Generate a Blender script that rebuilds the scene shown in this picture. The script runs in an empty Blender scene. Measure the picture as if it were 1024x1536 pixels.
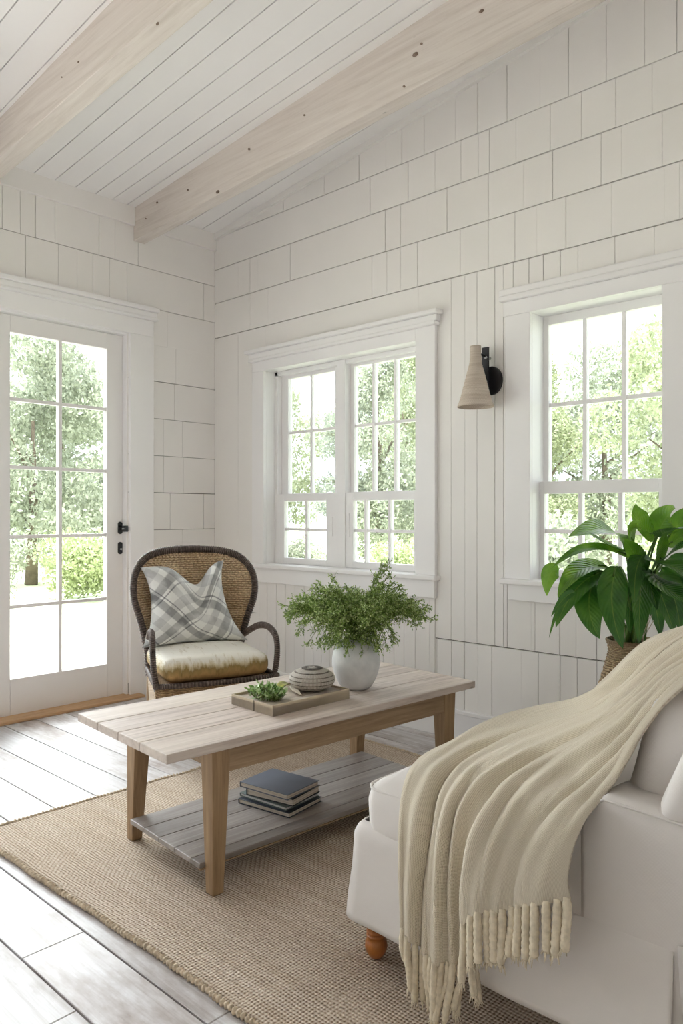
import bpy, bmesh, math, random
import numpy as np
from mathutils import Vector, Matrix, noise
random.seed(7); np.random.seed(7)
SC = bpy.context.scene
COL = SC.collection
CAMX, CAMY, CAMZ, FPX = 3.955, -3.021, 1.08, 1132.0
FW = Vector((-.6833, .7301)); RT = Vector((.7301, .6833))

def at(px, py, t):
    """point at forward distance t from the viewpoint, seen at pixel px,py"""
    a = (px-512)/FPX
    return Vector((CAMX+(FW.x+RT.x*a)*t, CAMY+(FW.y+RT.y*a)*t, CAMZ+(770-py)/FPX*t))

# ---------------------------------------------------------------- materials
def new_mat(name):
    m = bpy.data.materials.new(name); m.use_nodes = True
    nt = m.node_tree; b = nt.nodes['Principled BSDF']
    return m, nt, b

def N(nt, typ, **kw):
    n = nt.nodes.new(typ)
    for k, v in kw.items():
        if k.startswith('_'): setattr(n, k[1:], v)
        else: n.inputs[k.replace('__', ' ')].default_value = v
    return n

def L(nt, a, b): nt.links.new(a, b)

def coords(nt, kind='Object', scale=(1, 1, 1), rot=(0, 0, 0)):
    tc = N(nt, 'ShaderNodeTexCoord'); mp = N(nt, 'ShaderNodeMapping')
    mp.inputs['Scale'].default_value = scale; mp.inputs['Rotation'].default_value = rot
    L(nt, tc.outputs[kind], mp.inputs['Vector']); return mp.outputs['Vector']

def ramp(nt, fac, stops):
    r = N(nt, 'ShaderNodeValToRGB'); e = r.color_ramp.elements
    while len(e) < len(stops): e.new(.5)
    for i, (p, c) in enumerate(stops):
        e[i].position = p; e[i].color = (*c, 1) if len(c) == 3 else c
    L(nt, fac, r.inputs['Fac']); return r.outputs['Color']

def mixc(nt, fac, a, b, mode='MIX'):
    m = N(nt, 'ShaderNodeMix', _data_type='RGBA', _blend_type=mode)
    for s, v in ((0, fac), (6, a), (7, b)):
        if hasattr(v, 'is_output'): L(nt, v, m.inputs[s])
        else: m.inputs[s].default_value = (*v, 1) if isinstance(v, tuple) and len(v) == 3 else v
    return m.outputs[2]

def math_(nt, op, a, b=0.0, c=None):
    m = N(nt, 'ShaderNodeMath', _operation=op)
    for i, v in enumerate((a, b) if c is None else (a, b, c)):
        if hasattr(v, 'is_output'): L(nt, v, m.inputs[i])
        else: m.inputs[i].default_value = v
    return m.outputs[0]

def bump(nt, b, h, strength=.3, dist=.002):
    n = N(nt, 'ShaderNodeBump'); n.inputs['Strength'].default_value = strength
    n.inputs['Distance'].default_value = dist
    L(nt, h, n.inputs['Height']); L(nt, n.outputs[0], b.inputs['Normal'])

def srgb(r, g, b):
    f = lambda c: ((c/255+.055)/1.055)**2.4 if c > 10 else c/255/12.92
    return (f(r), f(g), f(b))

def simple(name, col, rough=.5, metal=0, nscale=0, namt=.06, bstr=0, bscale=200, spec=.5):
    m, nt, b = new_mat(name)
    b.inputs['Roughness'].default_value = rough; b.inputs['Metallic'].default_value = metal
    b.inputs['Specular IOR Level'].default_value = spec
    b.inputs['Base Color'].default_value = (*col, 1)
    v = coords(nt)
    if nscale:
        n = N(nt, 'ShaderNodeTexNoise', Scale=nscale, Detail=5.0); L(nt, v, n.inputs['Vector'])
        d = tuple(c*(1-namt*2) for c in col); h = tuple(min(1, c*(1+namt)) for c in col)
        L(nt, ramp(nt, n.outputs[0], [(.3, d), (.7, h)]), b.inputs['Base Color'])
    if bstr:
        n = N(nt, 'ShaderNodeTexNoise', Scale=bscale, Detail=3.0); L(nt, v, n.inputs['Vector'])
        bump(nt, b, n.outputs[0], bstr, .001)
    return m

def wood(name, cols, axis=0, grain=(3, 60), rough=.6, knots=0.0, bstr=.25, patch=None, plank=None, spec=.4, jit=.12):
    """cols: dark, mid, light; axis: grain direction; plank: (axis, width, offset) tints boards"""
    m, nt, b = new_mat(name)
    sc = [grain[1]]*3; sc[axis] = grain[0]
    tc = N(nt, 'ShaderNodeTexCoord'); src = tc.outputs['Object']
    vec = src
    tint = None
    if plank:
        sx = N(nt, 'ShaderNodeSeparateXYZ'); L(nt, src, sx.inputs[0])
        q = math_(nt, 'FLOOR', math_(nt, 'DIVIDE', math_(nt, 'SUBTRACT', sx.outputs[plank[0]], plank[2]), plank[1]))
        wn = N(nt, 'ShaderNodeTexWhiteNoise', _noise_dimensions='1D'); L(nt, q, wn.inputs['W'])
        cb = N(nt, 'ShaderNodeVectorMath', _operation='MULTIPLY_ADD')
        L(nt, wn.outputs['Color'], cb.inputs[0]); cb.inputs[1].default_value = (7, 7, 7); L(nt, src, cb.inputs[2])
        vec = cb.outputs[0]; tint = wn.outputs['Value']
    mp = N(nt, 'ShaderNodeMapping'); mp.inputs['Scale'].default_value = sc; L(nt, vec, mp.inputs['Vector'])
    n1 = N(nt, 'ShaderNodeTexNoise', Scale=1.0, Detail=8.0, Roughness=.65, Distortion=.6); L(nt, mp.outputs[0], n1.inputs['Vector'])
    col = ramp(nt, n1.outputs[0], [(.28, cols[0]), (.5, cols[1]), (.72, cols[2])])
    n2 = N(nt, 'ShaderNodeTexNoise', Scale=2.2, Detail=4.0); L(nt, vec, n2.inputs['Vector'])
    col = mixc(nt, math_(nt, 'MULTIPLY', n2.outputs[0], .5), col, cols[2])
    if patch:
        n3 = N(nt, 'ShaderNodeTexNoise', Scale=patch[1], Detail=6.0, Roughness=.7)
        mp3 = N(nt, 'ShaderNodeMapping'); s3 = [2.5]*3; s3[axis] = 1; mp3.inputs['Scale'].default_value = s3
        L(nt, vec, mp3.inputs[0]); L(nt, mp3.outputs[0], n3.inputs['Vector'])
        f = ramp(nt, n3.outputs[0], [(patch[2], (0, 0, 0)), (patch[3], (1, 1, 1))])
        col = mixc(nt, f, col, patch[0])
    if tint is not None:
        k = math_(nt, 'MULTIPLY_ADD', tint, jit*2, 1-jit)
        hs = N(nt, 'ShaderNodeHueSaturation'); L(nt, k, hs.inputs['Value']); L(nt, col, hs.inputs['Color']); col = hs.outputs[0]
    if knots:
        mk = N(nt, 'ShaderNodeMapping'); s = [5.0]*3; s[axis] = 2.2; mk.inputs['Scale'].default_value = s
        L(nt, vec, mk.inputs[0])
        vo = N(nt, 'ShaderNodeTexVoronoi', Scale=1.0); L(nt, mk.outputs[0], vo.inputs['Vector'])
        f = ramp(nt, vo.outputs['Distance'], [(0, (1, 1, 1)), (knots, (0, 0, 0))])
        col = mixc(nt, f, col, tuple(c*.25 for c in cols[0]))
    L(nt, col, b.inputs['Base Color']); b.inputs['Roughness'].default_value = rough
    b.inputs['Specular IOR Level'].default_value = spec
    bump(nt, b, n1.outputs[0], bstr, .0015)
    return m

M = {}
M['wall'] = simple('wall_paint', srgb(246, 243, 240), .55, nscale=1.6, namt=.015, bstr=.08, bscale=60, spec=.3)
M['trim'] = simple('trim_paint', srgb(249, 247, 247), .4, nscale=2, namt=.01, spec=.4)
M['gap'] = simple('gap_shadow_gap_board', srgb(56, 50, 42), .9)
M['ceil'] = simple('ceiling_paint', srgb(250, 248, 247), .5, nscale=1.5, namt=.012, spec=.3)
M['beam'] = wood('whitewashed_beam', (srgb(200, 188, 178), srgb(219, 209, 201), srgb(230, 222, 215)), 0, (2.5, 45), .65, knots=.03, bstr=.2)
M['doorpaint'] = simple('door_paint', srgb(243, 240, 239), .38, nscale=2, namt=.01, spec=.45)
M['threshold'] = wood('oak_threshold', (srgb(160, 120, 82), srgb(190, 152, 112), srgb(214, 180, 142)), 1, (3, 80), .5)
M['black'] = simple('black_metal', (.012, .012, .015), .35, spec=.5)
M['chrome'] = simple('brushed_steel', (.55, .55, .55), .25, 1)
M['floor'] = wood('washed_floorboards', (srgb(160, 149, 144), srgb(202, 197, 196), srgb(228, 227, 229)), 0, (2.2, 42), .40,
                  patch=(srgb(128, 106, 90), 1.3, .5, .72), plank=(1, .165, -2.215), bstr=.12, knots=.035, spec=.35)
M['tabletop'] = wood('weathered_oak_top', (srgb(136, 117, 105), srgb(190, 173, 162), srgb(218, 206, 198)), 1, (3, 55), .55,
                     patch=(srgb(214, 202, 188), 1.8, .45, .75), plank=(0, .13, -.26), bstr=.3, knots=.03, jit=.05)
M['tableedge'] = wood('oak_frame', (srgb(112, 86, 62), srgb(146, 120, 92), srgb(176, 150, 120)), 1, (4, 70), .6, bstr=.3)
M['tableleg'] = wood('oak_leg', (srgb(112, 84, 58), srgb(148, 119, 88), srgb(174, 146, 112)), 2, (4, 70), .6, bstr=.3)
M['shelf'] = wood('grey_shelf_boards', (srgb(104, 94, 87), srgb(138, 129, 123), srgb(170, 163, 159)), 1, (2.5, 50), .38,
                  plank=(0, .093, -.21), bstr=.2, spec=.6)
M['turned'] = wood('honey_turned_wood', (srgb(120, 62, 20), srgb(166, 96, 40), srgb(190, 120, 58)), 2, (6, 40), .3, spec=.6)

def glass_mat():
    m = bpy.data.materials.new('window_glass'); m.use_nodes = True
    nt = m.node_tree; nt.nodes.clear()
    o = N(nt, 'ShaderNodeOutputMaterial'); t = N(nt, 'ShaderNodeBsdfTransparent'); g = N(nt, 'ShaderNodeBsdfGlossy')
    t.inputs[0].default_value = (.97, .985, .98, 1); g.inputs['Roughness'].default_value = .02
    fr = N(nt, 'ShaderNodeFresnel'); fr.inputs[0].default_value = 1.35
    mx = N(nt, 'ShaderNodeMixShader'); L(nt, math_(nt, 'MULTIPLY', fr.outputs[0], .7), mx.inputs[0])
    L(nt, t.outputs[0], mx.inputs[1]); L(nt, g.outputs[0], mx.inputs[2]); L(nt, mx.outputs[0], o.inputs[0])
    return m
M['glass'] = glass_mat()

# ---------------------------------------------------------------- mesh builder
class MB:
    def __init__(s): s.v = []; s.f = []; s.uv = []
    def add(s, vs, fs, uvs=None):
        n = len(s.v); s.v += [tuple(p) for p in vs]
        for i, f in enumerate(fs):
            s.f.append(tuple(k+n for k in f)); s.uv.append(uvs[i] if uvs else None)
        return s
    def box(s, x0, x1, y0, y1, z0, z1, mtx=None):
        vs = [(x, y, z) for x in (x0, x1) for y in (y0, y1) for z in (z0, z1)]
        if mtx is not None: vs = [mtx @ Vector(p) for p in vs]
        return s.add(vs, [(0, 1, 3, 2), (4, 6, 7, 5), (0, 4, 5, 1), (2, 3, 7, 6), (0, 2, 6, 4), (1, 5, 7, 3)])
    def hexa(s, lo, hi):
        """lo, hi: 4 corner points each (ccw)"""
        return s.add(list(lo)+list(hi), [(3, 2, 1, 0), (4, 5, 6, 7), (0, 1, 5, 4), (1, 2, 6, 5), (2, 3, 7, 6), (3, 0, 4, 7)])
    def tube(s, pts, r, seg=10, cap=True, closed=False, flat=1.0, up=(0, 0, 1)):
        pts = [Vector(p) for p in pts]; n = len(pts)
        rs = r if hasattr(r, '__len__') else [r]*n
        vs = []; fs = []; uv = []; prev = None; acc = 0
        for i, p in enumerate(pts):
            if closed: t = (pts[(i+1) % n]-pts[i-1])
            else: t = pts[min(i+1, n-1)]-pts[max(i-1, 0)]
            t.normalize()
            if prev is None:
                u = Vector(up); u = u-t*u.dot(t)
                if u.length < 1e-3: u = Vector((1, 0, 0))-t*t.x
            else: u = prev-t*prev.dot(t)
            u.normalize(); prev = u; w = t.cross(u)
            for k in range(seg):
                a = 2*math.pi*k/seg
                vs.append(p+(u*math.cos(a)*flat+w*math.sin(a))*rs[i])
        m = n if closed else n-1
        for i in range(m):
            for k in range(seg):
                a, b = i*seg+k, i*seg+(k+1) % seg; c, d = ((i+1) % n)*seg+(k+1) % seg, ((i+1) % n)*seg+k
                fs.append((a, b, c, d)); uv.append([(k/seg, i/n), ((k+1)/seg, i/n), ((k+1)/seg, (i+1)/n), (k/seg, (i+1)/n)])
        if cap and not closed:
            fs.append(tuple(range(seg))[::-1]); uv.append(None)
            fs.append(tuple(range((n-1)*seg, n*seg))); uv.append(None)
        return s.add(vs, fs, uv)
    def lathe(s, prof, seg=40, c=(0, 0, 0)):
        vs = []; fs = []; uv = []; n = len(prof)
        for r, z in prof:
            for k in range(seg):
                a = 2*math.pi*k/seg; vs.append((c[0]+r*math.cos(a), c[1]+r*math.sin(a), c[2]+z))
        for i in range(n-1):
            for k in range(seg):
                fs.append((i*seg+k, i*seg+(k+1) % seg, (i+1)*seg+(k+1) % seg, (i+1)*seg+k))
                uv.append([(k/seg, i/n), ((k+1)/seg, i/n), ((k+1)/seg, (i+1)/n), (k/seg, (i+1)/n)])
        if prof[0][0] > 1e-4: fs.append(tuple(range(seg))[::-1]); uv.append(None)
        if prof[-1][0] > 1e-4: fs.append(tuple(range((n-1)*seg, n*seg))); uv.append(None)
        return s.add(vs, fs, uv)
    def grid(s, fn, nu, nv, u0=0., u1=1., v0=0., v1=1., wrap=False):
        vs = []; fs = []; uv = []
        for j in range(nv+1):
            for i in range(nu+1):
                u = u0+(u1-u0)*i/nu; v = v0+(v1-v0)*j/nv; vs.append(fn(u, v))
        for j in range(nv):
            for i in range(nu):
                a = j*(nu+1)+i; fs.append((a, a+1, a+nu+2, a+nu+1))
                U = [u0+(u1-u0)*i/nu, u0+(u1-u0)*(i+1)/nu]; V = [v0+(v1-v0)*j/nv, v0+(v1-v0)*(j+1)/nv]
                uv.append([(U[0], V[0]), (U[1], V[0]), (U[1], V[1]), (U[0], V[1])])
        return s.add(vs, fs, uv)
    def build(s, name, mat, parent=None, smooth=False, bevel=0, solid=0, loc=None, seg=2, offset=0, merge=False):
        me = bpy.data.meshes.new(name); me.from_pydata([tuple(p) for p in s.v], [], s.f)
        if any(s.uv):
            ul = me.uv_layers.new(name='UVMap'); k = 0
            for pi, f in enumerate(s.f):
                for c in range(len(f)):
                    ul.data[k].uv = s.uv[pi][c] if s.uv[pi] else (0, 0); k += 1
        if merge:
            bm = bmesh.new(); bm.from_mesh(me); bmesh.ops.remove_doubles(bm, verts=bm.verts, dist=merge if merge is not True else 1e-4)
            bmesh.ops.recalc_face_normals(bm, faces=bm.faces); bm.to_mesh(me); bm.free()
        me.materials.append(mat)
        if smooth: me.polygons.foreach_set('use_smooth', [True]*len(me.polygons))
        o = bpy.data.objects.new(name, me); COL.objects.link(o)
        if parent: o.parent = parent
        if loc is not None: o.location = loc
        if solid:
            md = o.modifiers.new('solid', 'SOLIDIFY'); md.thickness = solid; md.offset = offset
        if bevel:
            md = o.modifiers.new('bevel', 'BEVEL'); md.width = bevel; md.segments = seg; md.limit_method = 'ANGLE'
            md.harden_normals = False
        return o

def tag(o, label=None, cat=None, group=None, kind=None):
    if label: o['label'] = label
    if cat: o['category'] = cat
    if group: o['group'] = group
    if kind: o['kind'] = kind
    return o

def empty(name, loc=(0, 0, 0), rz=0, **kw):
    o = bpy.data.objects.new(name, None); COL.objects.link(o); o.location = loc; o.rotation_euler = (0, 0, rz)
    o.empty_display_size = .05
    return tag(o, **kw)

def copy_tree(o, parent=None):
    c = o.copy(); COL.objects.link(c); c.parent = parent
    for ch in [x for x in o.children]: copy_tree(ch, c)
    return c

def catmull(P, t):
    """P list of vectors, t in 0..1"""
    n = len(P)-1; x = t*n; i = min(int(x), n-1); f = x-i
    p0 = P[max(i-1, 0)]; p1 = P[i]; p2 = P[i+1]; p3 = P[min(i+2, n)]
    return .5*((2*p1)+(p2-p0)*f+(2*p0-5*p1+4*p2-p3)*f*f+(3*p1-p0-3*p2+p3)*f**3)

def soft_box(x0, x1, y0, y1, z0, z1, r, puff=(0, 0, 0), n=22, wr=0, seed=0, shear=0, ws=9):
    """rounded, puffed upholstery block"""
    mb = MB(); bm = bmesh.new(); bmesh.ops.create_cube(bm, size=2)
    bmesh.ops.subdivide_edges(bm, edges=bm.edges, cuts=n, use_grid_fill=True)
    c = Vector(((x0+x1)/2, (y0+y1)/2, (z0+z1)/2)); h = Vector(((x1-x0)/2, (y1-y0)/2, (z1-z0)/2))
    for v in bm.verts:
        p = v.co
        q = Vector([math.copysign(abs(p[i])**.75, p[i])*h[i] if abs(p[i]) < .999 else p[i]*h[i] for i in range(3)])
        inner = Vector([max(-(h[i]-r), min(h[i]-r, q[i])) for i in range(3)])
        d = q-inner
        if d.length > 1e-6: d = d.normalized()*r
        w = inner+d
        for i in range(3):
            j, k = (i+1) % 3, (i+2) % 3
            w[i] += math.copysign(1, w[i])*puff[i]*max(0, 1-(w[j]/h[j])**2)*max(0, 1-(w[k]/h[k])**2)*(abs(w[i])/h[i])
        if wr:
            s = Vector((seed, seed*1.7, 0)); nn = w.normalized()
            w += nn*wr*(noise.noise((w+s)*ws)+.5*noise.noise((w+s)*ws*2.3))
        w.x += shear*(w.z+h.z)
        v.co = c+w
    mb.v = [tuple(v.co) for v in bm.verts]; bm.verts.index_update()
    mb.f = [tuple(v.index for v in f.verts) for f in bm.faces]; mb.uv = [None]*len(mb.f); bm.free()
    return mb
# ================================================================ room shell
XR, YF = 6.6, -5.6          # how far the room runs to the right and towards the viewer
def ceil_s(y): return .08+.045*max(0, min(1, (y+.62)/.62))
def ceil_z(x, y): return 2.885+ceil_s(y)*x

def subtract(rect, holes):
    out = [rect]
    for (hx0, hx1, hz0, hz1) in holes:
        nxt = []
        for (a, b, c, d) in out:
            if b <= hx0 or a >= hx1 or d <= hz0 or c >= hz1: nxt.append((a, b, c, d)); continue
            if a < hx0: nxt.append((a, hx0, c, d))
            if b > hx1: nxt.append((hx1, b, c, d))
            m0, m1 = max(a, hx0), min(b, hx1)
            if c < hz0: nxt.append((m0, m1, c, hz0))
            if d > hz1: nxt.append((m0, m1, hz1, d))
        out = nxt
    return out

def extend(j, end, step=.14, seed=1):
    rnd = random.Random(seed); j = list(j); d = 1 if end > j[-1] else -1
    while (end-j[-1])*d > step: j.append(j[-1]+d*step*rnd.uniform(.55, 1.45))
    return j

# --- window wall (plane y = 0, boards in front of a backing)
H1 = (.505, 1.65, .775, 1.94); H2 = (2.285, 2.856, .785, 1.97)
rnd = random.Random(3)
wb = MB()
def put_row(z0, z1, joints, x0, x1, holes, gap=.0022, rowgap=.0048, taper=False):
    js = sorted([x0]+[j for j in joints if x0 < j < x1]+[x1])
    for a, b in zip(js, js[1:]):
        g = rnd.choice((.0006, .0010, .0016, .0024, .0032)); t = rnd.uniform(0, .003)
        for (p, q, r, s) in subtract((a+g*.5, b-g*.5, z0+rowgap*.5, z1-rowgap*.5), bholes):
            if q-p < .003 or s-r < .003: continue
            if taper:
                wb.hexa([(p, -t, r), (q, -t, r), (q, .014, r), (p, .014, r)],
                        [(p, -t, min(ceil_z(p, 0), 9)), (q, -t, ceil_z(q, 0)), (q, .014, ceil_z(q, 0)), (p, .014, ceil_z(p, 0))])
            else: wb.box(p, q, -t, .014, r, s)
holes = [H1, H2]
bholes = [(a-.004, b+.004, c-.004, d+.004) for a, b, c, d in holes]
r0 = extend([1.256, 1.446, 1.548, 1.691, 1.878, 2.002, 2.159, 2.325, 2.457, 2.625, 2.781, 2.905], XR, seed=1)
r0 = [.66, .996]+r0
put_row(2.862, 9, r0, .0, XR, holes, taper=True)
# the rows narrow into the sloping ceiling near the corner
put_row(2.658, 2.862, extend([.179, 1.336, 1.591, 1.757, 1.909, 2.006, 2.064, 2.206, 2.373, 2.517, 2.664, 2.812], XR, seed=2), 0, XR, holes)
put_row(2.440, 2.658, extend([.24, .355, .43, .72, 1.232, 1.44, 1.54, 1.712, 1.828, 2.06, 2.243, 2.383, 2.602, 2.689, 2.85], XR, seed=3), 0, XR, holes)
put_row(2.215, 2.440, extend([.355, .523, .62, 1.35, 1.451, 1.54, 1.65, 1.905, 2.06, 2.2, 2.309, 2.445, 2.647, 2.86, 2.917], XR, seed=4), 0, XR, holes)
up = [.239, 1.851, 1.932, 1.999, 2.096]
put_row(2.05, 2.215, extend([2.19, 2.27, 2.34, 2.42, 2.5, 2.66, 2.82], XR, seed=5), 2.14, XR, holes)
put_row(.468, 2.215, up, 0, 2.14, holes)
low_up = extend([2.16, 2.30, 2.417, 2.492, 2.583, 2.643, 2.74], XR, .09, seed=6)
put_row(.468, 2.05, low_up, 2.14, XR, holes)
x = .3; lower = []
while x < 1.75: lower.append(x); x += rnd.uniform(.055, .095)
low = [1.769, 1.855, 1.928, 2.002, 2.078, 2.233, 2.316, 2.42, 2.496, 2.584, 2.66]
put_row(.12, .468, lower+extend(low, XR, .09, seed=7), 0, XR, holes)
# short vertical boards below the first window run over the lower row line
for a, b in zip([.42]+[l for l in lower if .45 < l < 1.74], [l for l in lower if .45 < l < 1.74]+[1.76]):
    wb.box(a+.001, b-.001, -.006-rnd.uniform(0, .002), .0, .13, .70)
wall = wb.build('wall_back', M['wall'], bevel=.0008, seg=1); tag(wall, 'white painted shingle and board wall with two windows', kind='structure')
bk = MB()
for (a, b, c, d) in subtract((-.18, XR, -.05, 2.88), [(a-.012, b+.012, c-.012, d+.012) for a, b, c, d in holes]): bk.box(a, b, .014, .17, c, d)
bk.hexa([(-.18, .014, 2.86), (XR, .014, 2.86), (XR, .17, 2.86), (-.18, .17, 2.86)],
        [(-.18, .014, 2.9), (XR, .014, ceil_z(XR, 0)), (XR, .17, ceil_z(XR, 0)), (-.18, .17, 2.9)])
bk.build('board_backing', M['gap'], parent=wall)

# --- door wall (plane x = 0)
wb = MB(); DY0, DY1, DZ = -2.20, -.645, 2.14
SIDE = (-4.2, -2.6, .0, 2.4)  # unseen opening added in the door wall to let in daylight from the left
dh = [(DY0-.004, DY1+.004, -1, DZ+.004), SIDE]
def put_row_l(z0, z1, joints, y0, y1, hl, rowgap=.0032):
    js = sorted([y0]+[j for j in joints if y0 < j < y1]+[y1])
    for a, b in zip(js, js[1:]):
        g = rnd.choice((.001, .0016, .0024)); t = rnd.uniform(0, .003)
        for (p, q, r, s) in subtract((a+g*.5, b-g*.5, z0+rowgap*.5, z1-rowgap*.5), hl):
            if q-p > .003 and s-r > .003: wb.box(-.014, t, p, q, r, s)
ext = lambda j, s: extend(sorted(j, reverse=True), YF, .14, seed=s)
put_row_l(2.554, 2.9, ext([-1.273, -1.191, -1.083, -.822, -.72, -.566], 1), YF, 0, dh)
put_row_l(2.319, 2.554, ext([-1.245, -1.064, -.955, -.859, -.754, -.642, -.09], 2), YF, 0, dh)
put_row_l(2.098, 2.319, ext([-.361, -.5, -.7, -.9], 3), YF, 0, dh)
for zz, jj, sd in ((1.882, [-.30], 4), (1.656, [-.31], 5), (1.431, [-.39, -.253], 6), (1.206, [-.39, -.243], 7), (.98, [-.342, -.09], 8),
                   (.755, [-.253], 9), (.53, [-.35, -.12], 10), (.305, [-.2], 11), (.08, [-.3, -.1], 12)):
    put_row_l(zz, zz+.2255 if zz > .1 else .305, ext(jj+[-2.5], sd), YF, 0, dh)
wl = wb.build('wall_left', M['wall'], bevel=.0008, seg=1); tag(wl, 'white painted shingle wall around the glazed door', kind='structure')
bk = MB()
for (a, b, c, d) in subtract((YF, .014, -.05, 2.9), [(DY0-.012, DY1+.012, -1, DZ+.012), SIDE]): bk.box(-.17, -.014, a, b, c, d)
bk.build('board_backing', M['gap'], parent=wl)

# --- ceiling with tongue and groove boards running down the slope
cb = MB(); ys = [0.0]; y = -.03
seams = [.0, -.12, -.24, -.36, -.48, -.56, -.653, -.75, -.855, -.975, -1.095, -1.21]
while seams[-1] > YF: seams.append(seams[-1]-.118)
prev = .17
for sy in seams:
    n = 14
    for i in range(n):
        xa, xb = -.17+(XR+.17)*i/n, -.17+(XR+.17)*(i+1)/n
        a, b = sy+(.0028 if sy < 0 else 0), prev-(.0028 if prev < 0 else 0)
        cb.hexa([(xa, a, ceil_z(xa, a)), (xb, a, ceil_z(xb, a)), (xb, b, ceil_z(xb, b)), (xa, b, ceil_z(xa, b))],
                [(xa, a, ceil_z(xa, a)+.02), (xb, a, ceil_z(xb, a)+.02), (xb, b, ceil_z(xb, b)+.02), (xa, b, ceil_z(xa, b)+.02)])
    prev = sy
ce = cb.build('ceiling', M['ceil']); tag(ce, 'white tongue and groove board ceiling sloping down to the door wall', kind='structure')
cr = MB()
cr.hexa([(-.3, YF-.3, ceil_z(-.3, -1)+.012), (XR+.3, YF-.3, ceil_z(XR+.3, -1)+.012), (XR+.3, -.64, ceil_z(XR+.3, -1)+.012), (-.3, -.64, ceil_z(-.3, -1)+.012)],
        [(-.3, YF-.3, 3.1), (XR+.3, YF-.3, 4.0), (XR+.3, -.62, 4.0), (-.3, -.62, 3.1)])
for i in range(24):
    xa, xb = -.3+(XR+.6)*i/24, -.3+(XR+.6)*(i+1)/24
    for ya_, yb_ in ((-.64, -.48), (-.48, -.24), (-.24, .0)):
        q = lambda x, y: (x, y, ceil_z(x, y)+.014)
        cr.hexa([q(xa, ya_), q(xb, ya_), q(xb, yb_), q(xa, yb_)], [(xa, ya_, 4.0), (xb, ya_, 4.0), (xb, yb_, 4.0), (xa, yb_, 4.0)])
cr.box(-.3, XR+.3, 0, .4, 2.95+.8, 4.0)
cr.build('roof_backing', M['gap_c'] if 'gap_c' in M else simple('ceiling_groove', srgb(176, 168, 158), .8), parent=ce)

# --- floor
fb = MB(); seams = []
y = .165*40-2.215
yy = -2.215+.165*20
while yy > YF: seams.append(yy); yy -= .165
ya = .17
for sy in seams:
    if sy > .17: continue
    xs = [-.17]; r2 = random.Random(int(sy*1000))
    while xs[-1] < XR: xs.append(min(XR, xs[-1]+r2.uniform(2.0, 3.4)))
    for a, b in zip(xs, xs[1:]): fb.box(a+.0008, b-.0008, sy+.0026, min(ya, .17)-.0026, -.02, 0)
    ya = sy
fl = fb.build('floor', M['floor'], bevel=.0015, seg=1); tag(fl, 'wide whitewashed wooden floorboards', kind='structure')
MB().box(-.3, XR+.3, YF-.3, .3, -.12, -.012).build('subfloor', simple('floor_gap', srgb(60, 46, 36), .9), parent=fl)

# --- beams
def beam(y0, y1, z0a, slope, label, n):
    b = MB(); xs = [.004+(XR-.01)*i/30 for i in range(31)]
    for a, c in zip(xs, xs[1:]):
        f = lambda x: z0a+slope*x
        b.hexa([(a, y0, f(a)), (c, y0, f(c)), (c, y1, f(c)), (a, y1, f(a))],
               [(a, y0, max(ceil_z(a, y0), 0)+.004), (c, y0, ceil_z(c, y0)+.004), (c, y1, ceil_z(c, y1)+.004), (a, y1, ceil_z(a, y1)+.004)])
    o = b.build('ceiling_beam', M['beam'], merge=True, bevel=.003)
    tag(o, label, 'beam', 'whitewashed beams under the ceiling')
    return o
B1 = beam(-.60, -.525, 2.692, .048, 'whitewashed knotty wooden beam nearer the window wall', 0)
B2 = beam(-1.545, -1.455, 2.713, .052, 'whitewashed wooden ceiling beam further from the window wall, above the door', 1)
beam(-2.56, -2.47, 2.713, .052, 'whitewashed wooden ceiling beam nearest the viewer, beyond the door beam', 2)

# dark knots that show on the first beam's face
kn = simple('knot', srgb(134, 114, 100), .8)
def knots(parent, yface, spots):
    for (x, z, r) in spots:
        k = MB(); k.lathe([(0.0001, -.0012), (r*.45, -.001), (r*.7, 0), (r*.8, .003)], 14)
        o = k.build('knot', kn, parent=parent, smooth=True); o.location = (x, yface, z); o.rotation_euler = (math.radians(90), random.random(), 0)
        o.scale = (1.5, .9, 1)
def face_pt(px, py, y):
    a = (px-512)/FPX; dy = FW.y+RT.y*a; t = (y-CAMY)/dy
    return CAMX+(FW.x+RT.x*a)*t, CAMZ+(770-py)/FPX*t
knots(B1, -.60, [(*face_pt(px, py, -.60), r) for px, py, r in [(219, 328, .006), (236, 304, .008), (282, 285, .007), (327, 288, .012), (374, 224, .008), (457, 173, .006), (623, 82, .012), (632, 66, .006), (722, 17, .009), (606, 130, .006)]])
knots(B2, -1.545, [(*face_pt(px, py, -1.545), r) for px, py, r in [(237, 36, .007), (118, 93, .005), (93, 116, .004)]])

# --- trims
t = MB(); t.box(0, .022, YF, -.0, 2.779, 2.89)
o = t.build('trim_1', M['wall'], bevel=.003); tag(o, 'flat white board along the top of the door wall', kind='structure')
t = MB(); n = 24
for i in range(n):
    a, c = .0+XR*i/n, XR*(i+1)/n
    lo = lambda x: 2.843+.128*x-(.0 if x > .1 else 0)
    t.hexa([(a, -.022, lo(a)), (c, -.022, lo(c)), (c, 0, lo(c)), (a, 0, lo(a))],
           [(a, -.022, ceil_z(a, 0)+.01), (c, -.022, ceil_z(c, 0)+.01), (c, 0, ceil_z(c, 0)+.01), (a, 0, ceil_z(a, 0)+.01)])
o = t.build('trim_2', M['wall'], merge=True); tag(o, 'narrow white board along the sloping top of the window wall', kind='structure')
b = MB(); b.box(.02, XR, -.018, .0, 0, .125); b.box(.02, XR, -.026, 0, .125, .145)
o = b.build('baseboard_back', M['trim'], bevel=.004); tag(o, 'white baseboard along the window wall', kind='structure')
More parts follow.
